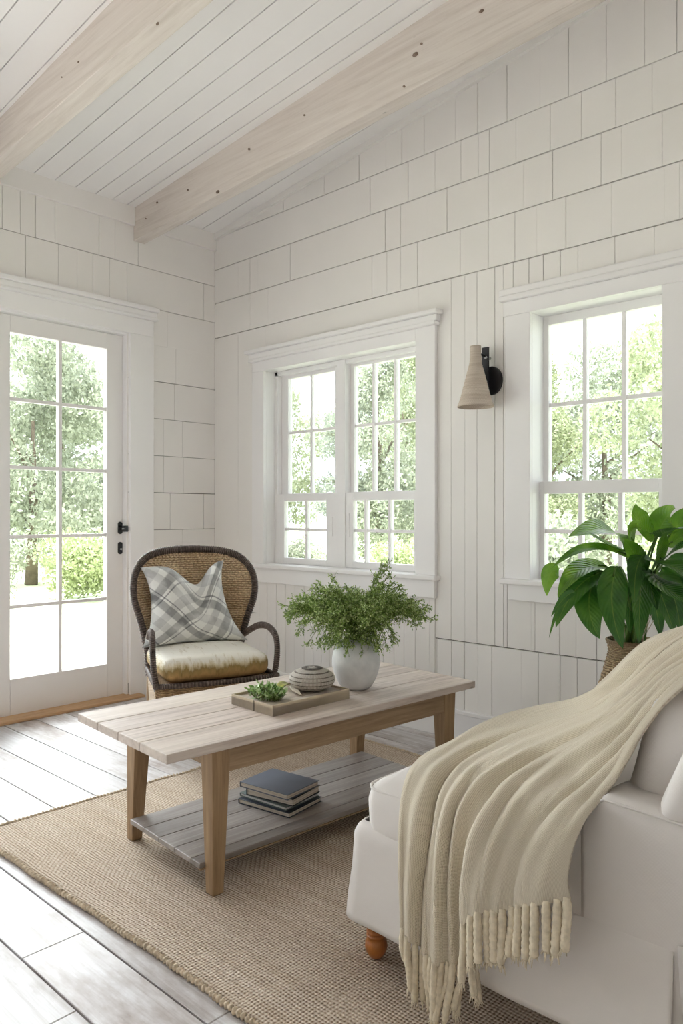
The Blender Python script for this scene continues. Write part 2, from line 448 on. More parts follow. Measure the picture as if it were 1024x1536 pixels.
b = MB(); b.box(.0, .018, -.468, -.02, 0, .125); b.box(0, .026, -.468, -.02, .125, .145); b.box(.0, .018, -2.6, -2.38, 0, .125); b.box(0, .026, -2.6, -2.38, .125, .145)
o = b.build('baseboard_left', M['trim'], bevel=.004); tag(o, 'white baseboard along the door wall', kind='structure')

# --- windows
def sash(root, name, xs, zs, x0, x1, z0, z1, y, d=.035, mw=.016):
    """frame around glass columns xs and rows zs (glass limits + muntins)"""
    f = MB(); gx0, gx1, gz0, gz1 = xs[0], xs[-1], zs[0], zs[-1]
    f.box(x0, gx0, y, y+d, z0, z1); f.box(gx1, x1, y, y+d, z0, z1)
    f.box(gx0, gx1, y, y+d, z0, gz0); f.box(gx0, gx1, y, y+d, gz1, z1)
    o = f.build(name, M['trim'], parent=root, bevel=.002)
    m = MB()
    for x in xs[1:-1]: m.box(x-mw/2, x+mw/2, y+.006, y+d-.004, gz0, gz1)
    for z in zs[1:-1]: m.box(gx0, gx1, y+.008, y+d-.006, z-mw/2, z+mw/2)
    if m.v: m.build('muntin', M['trim'], parent=o)
    g = MB(); g.box(gx0-.004, gx1+.004, y+.016, y+.020, gz0-.004, gz1+.004); g.build('glass', M['glass'], parent=o)
    return o

w1 = empty('window_1', (0, 0, 0), label='white double sash window between the armchair and the wall lamp', kind='structure')
c = MB()
c.box(.398, .505, -.022, 0, .75, 1.94); c.box(1.65, 1.772, -.022, 0, .75, 2.0); c.box(.398, 1.65, -.022, 0, 1.94, 2.0)
c.build('casing', M['trim'], parent=w1, bevel=.003)
c = MB(); c.box(.385, 1.785, -.045, 0, 2.0, 2.018); c.box(.378, 1.79, -.036, 0, 2.018, 2.05); c.box(.365, 1.805, -.06, 0, 2.05, 2.072)
c.build('head_cap', M['trim'], parent=w1, bevel=.005)
j = MB(); j.box(.49, .505, 0, .15, .775, 1.94); j.box(1.65, 1.665, 0, .15, .775, 1.94); j.box(.49, 1.665, 0, .15, 1.94, 1.955)
j.box(.49, 1.665, 0, .15, .76, .775); j.box(1.035, 1.095, .062, .15, .775, 1.94)
j.box(.505, .53, .07, .15, .775, 1.94); j.box(1.63, 1.65, .07, .15, .775, 1.94)
j.box(.505, 1.65, .07, .15, 1.915, 1.94)
j.build('jamb', M['trim'], parent=w1, bevel=.002)
s = MB(); s.box(.39, 1.79, -.05, .07, .752, .777); s.build('sill', M['trim'], parent=w1, bevel=.006)
s = MB(); s.box(.41, 1.77, -.026, 0, .665, .752); s.build('apron', M['trim'], parent=w1, bevel=.003)
sash(w1, 'upper_sash', [.586, .78, .979], [1.20, 1.568, 1.895], .53, 1.035, 1.15, 1.915, .105)
sash(w1, 'upper_sash', [1.125, 1.262, 1.415, 1.568], [1.20, 1.568, 1.90], 1.095, 1.63, 1.15, 1.915, .105)
sash(w1, 'lower_sash', [.59, .775, .945], [.813, .985, 1.154], .53, 1.035, .777, 1.196, .068)
sash(w1, 'lower_sash', [1.150, 1.236, 1.405, 1.572], [.813, .985, 1.150], 1.095, 1.63, .777, 1.196, .068)
lk = MB(); lk.box(.99, 1.0, .062, .07, .95, 1.06); lk.box(1.118, 1.124, .062, .07, .95, 1.08); lk.build('sash_latch', M['trim'], parent=w1, bevel=.002)

w2 = empty('window_2', (0, 0, 0), label='white sash window behind the potted plant, to one side of the wall lamp', kind='structure')
c = MB(); c.box(2.16, 2.285, -.022, 0, .78, 1.97); c.box(2.856, 2.985, -.022, 0, .78, 1.97); c.box(2.15, 2.995, -.022, 0, 1.97, 2.035)
c.build('casing', M['trim'], parent=w2, bevel=.003)
c = MB(); c.box(2.14, 3.005, -.045, 0, 2.035, 2.06); c.box(2.135, 3.01, -.036, 0, 2.06, 2.092)
c.build('head_cap', M['trim'], parent=w2, bevel=.006)
j = MB(); j.box(2.27, 2.285, 0, .15, .785, 1.97); j.box(2.856, 2.871, 0, .15, .785, 1.97); j.box(2.27, 2.871, 0, .15, 1.97, 1.985); j.box(2.27, 2.871, 0, .15, .77, .785)
j.build('jamb', M['trim'], parent=w2, bevel=.002)
s = MB(); s.box(2.145, 3.0, -.05, .07, .762, .787); s.build('sill', M['trim'], parent=w2, bevel=.006)
s = MB(); s.box(2.175, 2.97, -.026, 0, .69, .762); s.build('apron', M['trim'], parent=w2, bevel=.003)
sash(w2, 'upper_sash', [2.308, 2.477, 2.651, 2.817], [1.215, 1.568, 1.93], 2.285, 2.856, 1.18, 1.97, .105, mw=.018)
sash(w2, 'lower_sash', [2.307, 2.474, 2.651, 2.811], [.83, 1.0, 1.167], 2.285, 2.856, .787, 1.222, .068, mw=.018)

# --- glazed door
def door_leaf(name, y_a, y_b, ys, label, handle):
    """y_a > y_b; leaf in plane x = -.075 .. -.03"""
    zs = [.205, .585, .955, 1.325, 1.685, 2.035]; r = empty(name, (0, 0, 0), label=label, kind='structure')
    f = MB(); X0, X1 = -.075, -.03
    f.box(X0, X1, ys[0], y_a, .012, 2.125); f.box(X0, X1, y_b, ys[-1], .012, 2.125)
    f.box(X0, X1, ys[-1], ys[0], .012, zs[0]); f.box(X0, X1, ys[-1], ys[0], zs[-1], 2.125)
    f.build('stile_frame', M['doorpaint'], parent=r, bevel=.003)
    m = MB()
    for y in ys[1:-1]: m.box(X0+.008, X1-.006, y-.009, y+.009, zs[0], zs[-1])
    for z in zs[1:-1]: m.box(X0+.008, X1-.008, ys[-1], ys[0], z-.009, z+.009)
    m.build('muntin', M['doorpaint'], parent=r)
    g = MB(); g.box(-.056, -.052, ys[-1]-.004, ys[0]+.004, zs[0]-.004, zs[-1]+.004); g.build('glass', M['glass'], parent=r)
    if handle:
        for z, nm in ((.994, 'door_handle'), (.876, 'door_lock')):
            h = MB(); y0 = y_a-.020
            pr = [(-.014*math.cos(a)*1.0, .014*math.sin(a)+(.022 if math.sin(a) > 0 else -.022)) for a in [math.pi*2*k/24 for k in range(24)]]
            vs = [(X1, y0+a, z+b) for a, b in pr]+[(X1+.008, y0+a, z+b) for a, b in pr]
            h.add(vs, [tuple(range(24, 48))]+[(k, (k+1) % 24, 24+(k+1) % 24, 24+k) for k in range(24)])
            o = h.build(nm, M['black'], parent=r, bevel=.0015)
            k = MB()
            if nm == 'door_handle':
                k.tube([(X1+.008, y0, z-.004), (X1+.04, y0, z-.004), (X1+.044, y0-.004, z-.004)], .006, 10)
                k.build('spindle', M['chrome'], parent=o, smooth=True)
                k = MB(); k.box(X1+.034, X1+.046, y0-.004, y0+.028, z-.022, z+.014); k.build('lever', M['black'], parent=o, bevel=.002)
            else:
                k.tube([(X1+.006, y0, z-.006), (X1+.018, y0, z-.006)], .006, 12); k.build('key_cylinder', M['chrome'], parent=o, smooth=True)
    return r
door_leaf('door_1', -.650, -1.415, [-.752, -1.033, -1.312], 'white glazed garden door with ten panes and black handle', True)
door_leaf('door_2', -1.419, -2.19, [-1.52, -1.80, -2.085], 'second white glazed door leaf beside the handled one', False)
c = MB()
c.box(0, .024, -.645+.012, -.472, 0, 2.14); c.box(0, .024, -2.37, -2.2, 0, 2.14); c.box(0, .024, -2.37, -.472, 2.14, 2.235)
c.box(-.11, 0.0, -.645, -.633, 0, 2.14); c.box(-.11, 0.0, -2.21, -2.195, 0, 2.14); c.box(-.11, 0.0, -2.21, -.633, 2.13, 2.145)
o = c.build('trim_3', M['trim'], bevel=.003); tag(o, 'white casing around the glazed door', kind='structure')
c = MB(); c.box(0, .05, -2.40, -.455, 2.235, 2.252); c.box(0, .042, -2.39, -.462, 2.252, 2.285); c.box(0, .056, -2.40, -.450, 2.285, 2.312)
o = c.build('trim_4', M['trim'], bevel=.006); tag(o, 'moulded white cap over the glazed door', kind='structure')
c = MB(); c.box(-.12, .085, -2.20, -.57, 0, .016)
o = c.build('trim_5', M['threshold'], bevel=.004); tag(o, 'tan oak threshold under the glazed door', kind='structure')
# small painted nail heads along the door cap
c = MB()
for k in range(16):
    y = -.50-k*.085+random.uniform(-.02, .02); c.box(0, .0035, y-.0015, y+.0015, 2.30, 2.319+random.uniform(0, .008))
c.build('caulk_split', M['gap'], parent=bpy.data.objects['trim_4'])

# --- two unseen walls added behind the viewer to shape the daylight
def plain_wall(name, x0, x1, y0, y1, along, hole, label):
    b = MB(); a0, a1 = (x0, x1) if along == 0 else (y0, y1)
    for (p, q, r, s_) in subtract((a0, a1, -.05, 3.9), [hole]):
        if along == 0: b.box(p, q, y0, y1, r, s_)
        else: b.box(x0, x1, p, q, r, s_)
    o = b.build(name, M['wall']); tag(o, label, kind='structure')
plain_wall('added_wall_front', -.17, XR, YF-.15, YF, 0, (9, 9.1, .0, 2.5), 'unseen plain white wall added to hold back frontal daylight, across from the double window')
plain_wall('added_wall_right', XR, XR+.15, YF, 0, 1, (-2.2, -.7, 1.45, 2.2), 'unseen white wall with a high opening, added to shape the daylight, across from the glazed door')
# ================================================================ garden
def leaf_mat(name, cols, rough=.5, trans=.35):
    m, nt, b = new_mat(name)
    oi = N(nt, 'ShaderNodeNewGeometry')
    col = ramp(nt, oi.outputs['Random Per Island'], [(0, cols[0]), (.5, cols[1]), (1, cols[2])])
    L(nt, col, b.inputs['Base Color']); b.inputs['Roughness'].default_value = rough
    if trans:
        t = N(nt, 'ShaderNodeBsdfTranslucent'); L(nt, col, t.inputs['Color'])
        mx = N(nt, 'ShaderNodeMixShader'); mx.inputs[0].default_value = trans
        out = nt.nodes['Material Output']; L(nt, b.outputs[0], mx.inputs[1]); L(nt, t.outputs[0], mx.inputs[2]); L(nt, mx.outputs[0], out.inputs[0])
    return m
M['leaf_a'] = leaf_mat('garden_leaf_haze_pale', (srgb(140, 149, 116), srgb(172, 179, 146), srgb(204, 209, 182)), trans=.4)  # outdoor haze is put into the garden leaf colours, paler and greyer
M['leaf_b'] = leaf_mat('garden_leaf_haze_grey', (srgb(136, 143, 124), srgb(166, 172, 152), srgb(198, 203, 186)), trans=.4)
M['leaf_c'] = leaf_mat('garden_leaf_haze_bright', (srgb(148, 162, 112), srgb(178, 188, 144), srgb(206, 213, 176)), trans=.4)
M['bark'] = simple('bark', srgb(120, 108, 94), .9, nscale=8, namt=.2)
M['gravel'] = simple('pale_gravel', srgb(226, 222, 212), .9, nscale=6, namt=.06)
M['grass'] = simple('meadow_grass', srgb(186, 200, 136), .9, nscale=3, namt=.15)

def foliage_mesh(name, blobs, n, size, mat, seed):
    rg = np.random.default_rng(seed); w = np.array([b[3]*b[4]*b[5] for b in blobs])**.67; w /= w.sum()
    idx = rg.choice(len(blobs), n, p=w); B = np.array(blobs)[idx]
    d = rg.normal(size=(n, 3)); d /= np.linalg.norm(d, axis=1)[:, None]
    r = rg.uniform(.55, 1.05, n)**.6
    P = B[:, :3]+d*B[:, 3:6]*r[:, None]
    P += rg.normal(size=(n, 3))*.04
    a = rg.normal(size=(n, 3)); a /= np.linalg.norm(a, axis=1)[:, None]
    b = np.cross(a, rg.normal(size=(n, 3))); b /= np.linalg.norm(b, axis=1)[:, None]
    s = (size*rg.uniform(.6, 1.4, n))[:, None]
    V = np.empty((n, 4, 3)); V[:, 0] = P-a*s; V[:, 1] = P+b*s*.45; V[:, 2] = P+a*s; V[:, 3] = P-b*s*.45
    me = bpy.data.meshes.new(name); me.vertices.add(n*4); me.vertices.foreach_set('co', V.reshape(-1))
    me.loops.add(n*4); me.polygons.add(n)
    me.loops.foreach_set('vertex_index', np.arange(n*4)); me.polygons.foreach_set('loop_start', np.arange(0, n*4, 4))
    me.update(); me.materials.append(mat); return me

def crown(kind, rg):
    bl = []
    if kind == 'tall':
        for k in range(26):
            z = rg.uniform(1.0, 6.2); w = (1.75 if z < 3 else 1.75*(6.8-z)/3.8)
            a = rg.uniform(0, 6.28); r = w*rg.uniform(.2, .8)
            bl.append((r*math.cos(a), r*math.sin(a), z, w*.42, w*.42, .55))
    elif kind == 'wide':
        for k in range(34):
            z = rg.uniform(.6, 3.9); w = 2.3*math.sqrt(max(.1, 1-((z-1.7)/2.6)**2)); a = rg.uniform(0, 6.28); r = w*rg.uniform(.2, .85)
            bl.append((r*math.cos(a), r*math.sin(a), z, .6, .6, .5))
    elif kind == 'bush':
        for k in range(10):
            a = rg.uniform(0, 6.28); r = rg.uniform(0, .5); bl.append((r*math.cos(a), r*math.sin(a), rg.uniform(.25, .75), .4, .4, .3))
    return bl
protos = {}
for kind, n, size, mats in (('tall', 30000, .048, ('leaf_a', 'leaf_b')), ('wide', 34000, .048, ('leaf_a', 'leaf_b', 'leaf_c')), ('bush', 8000, .032, ('leaf_c', 'leaf_b'))):
    for q, mm in enumerate(mats):
        protos[kind, mm] = foliage_mesh('foliage', crown(kind, random.Random(q*7+len(kind))), n, size, M[mm], 11+q)
TR = []
def garden_plant(name, kind, mm, x, y, s, sz, label, cat, group=None, rz=0, twin=None):
    r = empty(name, (x, y, -.16), rz, label=label, cat=cat, group=group)
    o = bpy.data.objects.new('foliage', protos[kind, mm]); COL.objects.link(o); o.parent = r; o.scale = (s, s, sz)
    if kind != 'bush':
        t = MB(); h = (4.2 if kind == 'tall' else 2.6)*sz
        t.tube([(0, 0, 0), (.05, .02, h*.4), (-.04, .05, h)], [.13*s, .09*s, .03*s], 9); t.build('trunk', M['bark'], parent=r, smooth=True)
        for q in range(4):
            a = random.uniform(0, 6.28); b = MB(); z = h*(.35+.13*q)
            b.tube([(0, .03, z), (.5*s*math.cos(a), .5*s*math.sin(a), z+.45), (1.1*s*math.cos(a), 1.1*s*math.sin(a), z+.8)], [.05*s, .03*s, .012*s], 6)
            b.build('branch', M['bark'], parent=r, smooth=True)
    return r
G1 = 'trees beyond the garden door'; G2 = 'trees beyond the double window'; G3 = 'trees beyond the window with the plant'
T = [  # x, y, kind, leaf, spread, height, group, label
 (-9.0, 2.9, 'wide', 'leaf_b', .88, 1.10, G1, 'rounded grey green tree standing closest to the glazed door'),
 (-8.2, 7.0, 'wide', 'leaf_a', .78, .95, G1, 'rounded yellow green tree between the door view and the double window view'),
 (-14.0, 6.0, 'tall', 'leaf_b', 1.4, 1.0, G1, 'tall hazy tree far behind the rounded ones past the glazed door'),
 (-13.4, 10.6, 'tall', 'leaf_a', 1.2, .86, G1, 'tall yellow green tree far back at the corner of the garden'),
 (-9.2, -2.6, 'wide', 'leaf_a', .80, .95, G1, 'rounded tree at the drive end of the row past the glazed door'),
 (-4.9, 7.4, 'tall', 'leaf_b', .74, .80, G2, 'slim dense grey green tree seen through the double window'),
 (-9.0, 14.6, 'wide', 'leaf_a', 1.05, 1.35, G2, 'broad pale tree far back past the double window'),
 (-6.5, 10.3, 'tall', 'leaf_a', .72, .84, G2, 'narrow hazy yellow green tree far back in the double window view'),
 (-1.75, 7.5, 'tall', 'leaf_a', .60, .60, G3, 'narrow pointed tree seen through the window behind the plant'),
 (.25, 9.0, 'wide', 'leaf_a', .85, .98, G3, 'rounded yellow green tree seen through the window behind the plant'),
 (-3.4, 13.6, 'wide', 'leaf_b', 1.15, 1.2, G3, 'hazy broad tree furthest back past the window behind the plant'),
 (5.2, 10.0, 'wide', 'leaf_b', .8, .95, G3, 'rounded grey green tree at the far side of the garden beyond the sofa')]
for i, (x, y, k, mm, s, sz, g_, lb) in enumerate(T): garden_plant('garden_tree', k, mm, x, y, s, sz, lb, 'tree', g_, rz=i*1.3)
for i, (x, y, mm, s, lb) in enumerate([
    (-6.15, 2.42, 'leaf_c', .72, 'rounded bright green shrub at the edge of the gravel outside the door'),
    (-6.5, .85, 'leaf_b', .72, 'low grey green bush nearer the drive than the bright shrub outside the door'),
    (-6.6, 4.1, 'leaf_b', .78, 'low grey green bush between the bright shrub and the double window view'),
    (-2.7, 5.2, 'leaf_c', .62, 'bright green bush in the grass past the double window'),
    (-4.6, 5.0, 'leaf_b', .62, 'grey green bush in the grass past the double window'),
    (-.25, 5.0, 'leaf_b', .85, 'grey green bush past the window behind the plant'),
    (1.55, 5.1, 'leaf_c', .80, 'bright green bush past the window behind the plant')]):
    garden_plant('garden_shrub', 'bush', mm, x, y, s*1.3, s*1.4, lb, 'shrub', 'shrubs in the garden', rz=i)
def ground():
    m, nt, b = new_mat('garden_ground'); v = coords(nt)
    sx = N(nt, 'ShaderNodeSeparateXYZ'); L(nt, v, sx.inputs[0])
    n = N(nt, 'ShaderNodeTexNoise', Scale=.7, Detail=5.0); L(nt, v, n.inputs['Vector'])
    # gravel by the house door, grass further out
    d = math_(nt, 'ADD', math_(nt, 'ABSOLUTE', math_(nt, 'ADD', sx.outputs[0], 2.4)), math_(nt, 'MULTIPLY', n.outputs[0], 1.4))
    far = ramp(nt, math_(nt, 'SUBTRACT', d, 4.1), [(.0, (0, 0, 0)), (.35, (1, 1, 1))])
    yy = ramp(nt, math_(nt, 'SUBTRACT', sx.outputs[1], 1.3), [(.0, (0, 0, 0)), (.5, (1, 1, 1))])
    drive = ramp(nt, math_(nt, 'SUBTRACT', sx.outputs[0], 3.0), [(.0, (1, 1, 1)), (.5, (0, 0, 0))])
    f = math_(nt, 'MAXIMUM', math_(nt, 'MULTIPLY', far, drive), yy)
    g = N(nt, 'ShaderNodeTexNoise', Scale=22.0, Detail=5.0); L(nt, v, g.inputs['Vector'])
    gr = ramp(nt, g.outputs[0], [(.3, srgb(206, 214, 180)), (.7, srgb(228, 232, 206))])
    gv = ramp(nt, g.outputs[0], [(.3, srgb(216, 212, 200)), (.7, srgb(238, 235, 228))])
    L(nt, mixc(nt, f, gv, gr), b.inputs['Base Color']); b.inputs['Roughness'].default_value = .95
    return m
g = MB()
g.grid(lambda u, v: (-60+110*u, -30+90*v, -.17 if True else 0), 40, 40)
o = g.build('ground', ground()); tag(o, 'pale gravel and grass outside the house', kind='structure')
# ================================================================ rug
def rug_mat():
    m, nt, b = new_mat('woven_jute'); v = coords(nt)
    s = N(nt, 'ShaderNodeSeparateXYZ')
    n = N(nt, 'ShaderNodeTexNoise', Scale=26.0, Detail=3.0); L(nt, v, n.inputs['Vector'])
    wob = N(nt, 'ShaderNodeVectorMath', _operation='MULTIPLY_ADD'); L(nt, n.outputs['Color'], wob.inputs[0]); wob.inputs[1].default_value = (.009, .009, 0); L(nt, v, wob.inputs[2])
    L(nt, wob.outputs[0], s.inputs[0])
    K = 2*math.pi/.0135
    a = math_(nt, 'SINE', math_(nt, 'MULTIPLY', math_(nt, 'ADD', s.outputs[0], s.outputs[1]), K*.72))
    c = math_(nt, 'SINE', math_(nt, 'MULTIPLY', math_(nt, 'SUBTRACT', s.outputs[0], s.outputs[1]), K*.72))
    h = math_(nt, 'MULTIPLY_ADD', math_(nt, 'MULTIPLY', a, c), .5, .5)
    base = ramp(nt, h, [(.08, srgb(148, 128, 110)), (.35, srgb(210, 193, 176)), (.8, srgb(240, 229, 216))])
    st = N(nt, 'ShaderNodeTexNoise', Scale=1.0, Detail=6.0, Roughness=.7); mp = N(nt, 'ShaderNodeMapping'); mp.inputs['Scale'].default_value = (1.6, 30, 1)
    L(nt, v, mp.inputs[0]); L(nt, mp.outputs[0], st.inputs['Vector'])
    col = mixc(nt, 1.0, base, ramp(nt, st.outputs[0], [(.3, (.80, .76, .70)), (.7, (1, 1, 1))]), 'MULTIPLY')
    n2 = N(nt, 'ShaderNodeTexNoise', Scale=170.0, Detail=2.0); L(nt, v, n2.inputs['Vector'])
    col = mixc(nt, 1.0, col, ramp(nt, n2.outputs[0], [(.3, (.66, .62, .58)), (.65, (1, 1, 1))]), 'MULTIPLY')
    L(nt, col, b.inputs['Base Color']); b.inputs['Roughness'].default_value = .95; b.inputs['Specular IOR Level'].default_value = .1
    bump(nt, b, math_(nt, 'ADD', h, math_(nt, 'MULTIPLY', n2.outputs[0], .6)), .8, .003); return m
M['rug'] = rug_mat()
RX0, RX1, RY0, RY1 = 1.33, 4.35, -2.0, -.36
def rug_pt(u, v):
    x = RX0+(RX1-RX0)*u; y = RY0+(RY1-RY0)*v
    y += .012*math.sin(x*3.1)*(1-2*v)+.006*noise.noise((x*7, 0, v*3)); x += .05*v*(1-u)+.008*noise.noise((y*8, 5, 0))*(1-u)
    z = .010+.0016*noise.noise((x*5, y*5, 0))
    return (x, y, z)
rug = empty('area_rug', (0, 0, 0), label='large natural jute rug under the coffee table and sofa', cat='rug')
mb = MB(); mb.grid(rug_pt, 120, 70); mb.build('woven_field', M['rug'], parent=rug, smooth=True, solid=.0085, offset=-1)
simple_cord = simple('jute_cord', srgb(206, 188, 164), .95, nscale=120, namt=.14)
# whipped edges: bumpy cord along the four sides
def edge(fn, n, name):
    pts = [Vector(fn(i/n)) for i in range(n+1)]; out = []; rs = []
    ln = sum((pts[i+1]-pts[i]).length for i in range(n)); k = int(ln/.0028)
    for i in range(k+1):
        p = catmull(pts, i/k); out.append(p+Vector((0, 0, -.001+.0008*math.sin(i*2.1)))); rs.append(.0062+.0026*math.sin(i*2*math.pi/5)+.0012*random.uniform(-1, 1))
    b = MB(); b.tube(out, rs, 8); b.build(name, simple_cord, parent=rug, smooth=True)
edge(lambda t: rug_pt(t*.75, 0), 60, 'edge_binding'); edge(lambda t: rug_pt(0, t), 40, 'edge_binding')
edge(lambda t: rug_pt(t, 1), 40, 'edge_binding')

# ================================================================ coffee table
TC = (2.052, -1.228); TRZ = math.radians(-4.6)
tb = empty('coffee_table', (*TC, 0), TRZ, label='long weathered oak coffee table with a lower shelf of grey boards', cat='table')
TW, TL = .280, .648
b = MB(); xs = [-TW, -.135, .0, .13, TW]
for a, c in zip(xs, xs[1:]): b.box(a+.0006, c-.0006, -TL, TL, .424, .450)
b.build('tabletop', M['tabletop'], parent=tb, bevel=.003)
b = MB(); b.box(TW-.052, TW-.030, -TL+.16, TL-.12, .350, .424); b.build('apron', M['tableedge'], parent=tb, bevel=.002)
b = MB(); b.box(-TW+.030, -TW+.052, -TL+.12, TL-.12, .350, .424); b.build('apron', M['tableedge'], parent=tb, bevel=.002)
b = MB(); b.box(-TW+.06, TW-.06, -TL+.172, -TL+.194, .362, .424); b.build('apron', M['tableedge'], parent=tb, bevel=.002)
b = MB(); b.box(-TW+.06, TW-.06, TL-.127, TL-.105, .365, .424); b.build('apron', M['tableedge'], parent=tb, bevel=.002)
for sx in (-1, 1):
    for sy in (-1, 1):
        cx, cy = sx*(TW-.055), sy*(TL-(.185 if sy < 0 else .118)); bx, by = cx+(-.028 if sx < 0 else .002), cy+sy*.004
        sq = lambda x, y, h, z: [(x-h, y-h, z), (x+h, y-h, z), (x+h, y+h, z), (x-h, y+h, z)]
        b = MB(); b.hexa(sq(bx, by, .0185, .012), sq(cx, cy, .031, .424)); b.build('leg', M['tableleg'], parent=tb, bevel=.003)
        b = MB(); b.hexa(sq(bx, by, .015, .0095), sq(bx, by, .0185, .0125)); b.build('leg_foot', M['tableleg'], parent=tb)
b = MB()
SW, SL = .205, .545
xs = [-SW-.002+.0+i*(2*SW)/4.4 for i in range(5)]+[SW]
xs = [-.21, -.117, -.024, .069, .162, .21]
for a, c in zip(xs, xs[1:]): b.box(a+.001, c-.001, -.505, .525, .082, .098)
b.build('lower_shelf', M['shelf'], parent=tb, bevel=.002)
b = MB(); b.box(.195, .2105, -.503, .523, .078, .0815); b.box(-.2105, -.195, -.503, .523, .078, .0815); b.build('shelf_rail', M['tableedge'], parent=tb)

# ================================================================ vase with greenery
def vase_mat():
    m, nt, b = new_mat('matte_stoneware'); v = coords(nt)
    n = N(nt, 'ShaderNodeTexNoise', Scale=14.0, Detail=6.0, Roughness=.6); L(nt, v, n.inputs['Vector'])
    L(nt, ramp(nt, n.outputs[0], [(.3, srgb(196, 196, 198)), (.55, srgb(214, 213, 213)), (.8, srgb(226, 225, 224))]), b.inputs['Base Color'])
    b.inputs['Roughness'].default_value = .42; bump(nt, b, n.outputs[0], .25, .002); return m
VX, VY, VZ = 2.135, -1.0, .450
prof = [(.0001, 0), (.036, 0), (.046, .003), (.058, .014), (.073, .040), (.083, .072), (.0865, .098), (.083, .125), (.072, .150), (.058, .168), (.047, .176), (.042, .180), (.038, .178), (.036, .17), (.05, .15), (.066, .12), (.07, .09), (.05, .03), (.0001, .02)]
P3 = [Vector((r, z, 0)) for r, z in prof]
pr = [catmull(P3, i/90) for i in range(91)]
b = MB(); b.lathe([(max(p.x, .0001), p.y) for p in pr], 56)
o = b.build('vase', vase_mat(), smooth=True, loc=(VX, VY, VZ)); tag(o, 'round matt pale grey stoneware vase standing on the coffee table', 'vase')

M['sprig'] = leaf_mat('sprig_leaf', (srgb(88, 118, 50), srgb(146, 172, 88), srgb(206, 220, 156)), .5, .3)
M['stem'] = simple('green_stem', srgb(104, 118, 58), .6)
def leaf_cloud(name, P, D, size, mat, parent, ratio=.42, seed=1):
    rg = np.random.default_rng(seed); P = np.array(P); D = np.array(D); n = len(P)
    a = D+rg.normal(size=(n, 3))*.55; a /= np.linalg.norm(a, axis=1)[:, None]
    c = np.cross(a, rg.normal(size=(n, 3))); c /= np.linalg.norm(c, axis=1)[:, None]
    s = (size*rg.uniform(.65, 1.35, n))[:, None]
    q = np.cross(a, c)
    V = np.empty((n, 6, 3)); V[:, 0] = P; V[:, 1] = P+a*s*.7+c*s*ratio+q*s*.12; V[:, 2] = P+a*s*1.4+c*s*ratio*.9+q*s*.1; V[:, 3] = P+a*s*2
    V[:, 4] = P+a*s*1.4-c*s*ratio*.9+q*s*.1; V[:, 5] = P+a*s*.7-c*s*ratio+q*s*.12
    me = bpy.data.meshes.new(name); me.vertices.add(n*6); me.vertices.foreach_set('co', V.reshape(-1)); me.loops.add(n*6); me.polygons.add(n)
    me.loops.foreach_set('vertex_index', np.arange(n*6)); me.polygons.foreach_set('loop_start', np.arange(0, n*6, 6)); me.update()
    me.materials.append(mat); o = bpy.data.objects.new(name, me); COL.objects.link(o); o.parent = parent; return o
bq = empty('greenery_bunch', (VX, VY, VZ+.10), label='airy bunch of small-leaved green sprigs in the pale grey vase', cat='plant')
rnd = random.Random(21)
def sprig(parent, tip, P, D, S, seed, mouth=.03, nl=60, droop=.03):
    rr = random.Random(seed); a = math.atan2(tip.y, tip.x)
    b0 = Vector((rr.uniform(-.015, .015), rr.uniform(-.015, .015), -.05)); b1 = Vector((mouth*.55*math.cos(a), mouth*.55*math.sin(a), .085))
    mid = b1.lerp(tip, .5)+Vector((0, 0, .03+.05*(1 if tip.z < .12 else .3)))
    path = [b0, b1, mid, tip]
    pts = [catmull(path, i/14) for i in range(15)]
    S.tube(pts, [.0016*(1-.6*i/14) for i in range(15)], 5)
    for k in range(nl):
        t = rr.uniform(.45, 1.0)
        p = catmull(path, t); q = catmull(path, min(1, t+.03)); d = (q-p).normalized() if (q-p).length > 1e-5 else Vector((0, 0, 1))
        off = Vector((rr.gauss(0, 1), rr.gauss(0, 1), rr.gauss(0, 1))).normalized()
        if rr.random() < .75:   # side twiglet
            ln = rr.uniform(.012, .042)*(1.25-t*.6); e = p+(off*.8+d*.8).normalized()*ln
            S.tube([p, (p+e)/2+Vector((0, 0, .002)), e], [.0008, .0006, .0004], 4, cap=False)
            for m in range(5):
                f = (m+1)/5; P.append(tuple(p.lerp(e, f))); D.append(tuple((off*.7+d*.5+Vector((rr.gauss(0, .5), rr.gauss(0, .5), rr.gauss(0, .5))))))
        else:
            P.append(tuple(p)); D.append(tuple(off+d*.5))
P, D, S = [], [], MB()
for k in range(150):
    a = rnd.uniform(0, 6.283); e = rnd.random()
    lat = .06+.20*math.sqrt(rnd.random()); z = .085+.02+.19*math.sqrt(max(0, 1-(lat/.29)**2))*rnd.uniform(.45, 1.0)
    sprig(bq, Vector((lat*math.cos(a), lat*math.sin(a), z)), P, D, S, 100+k, nl=50)
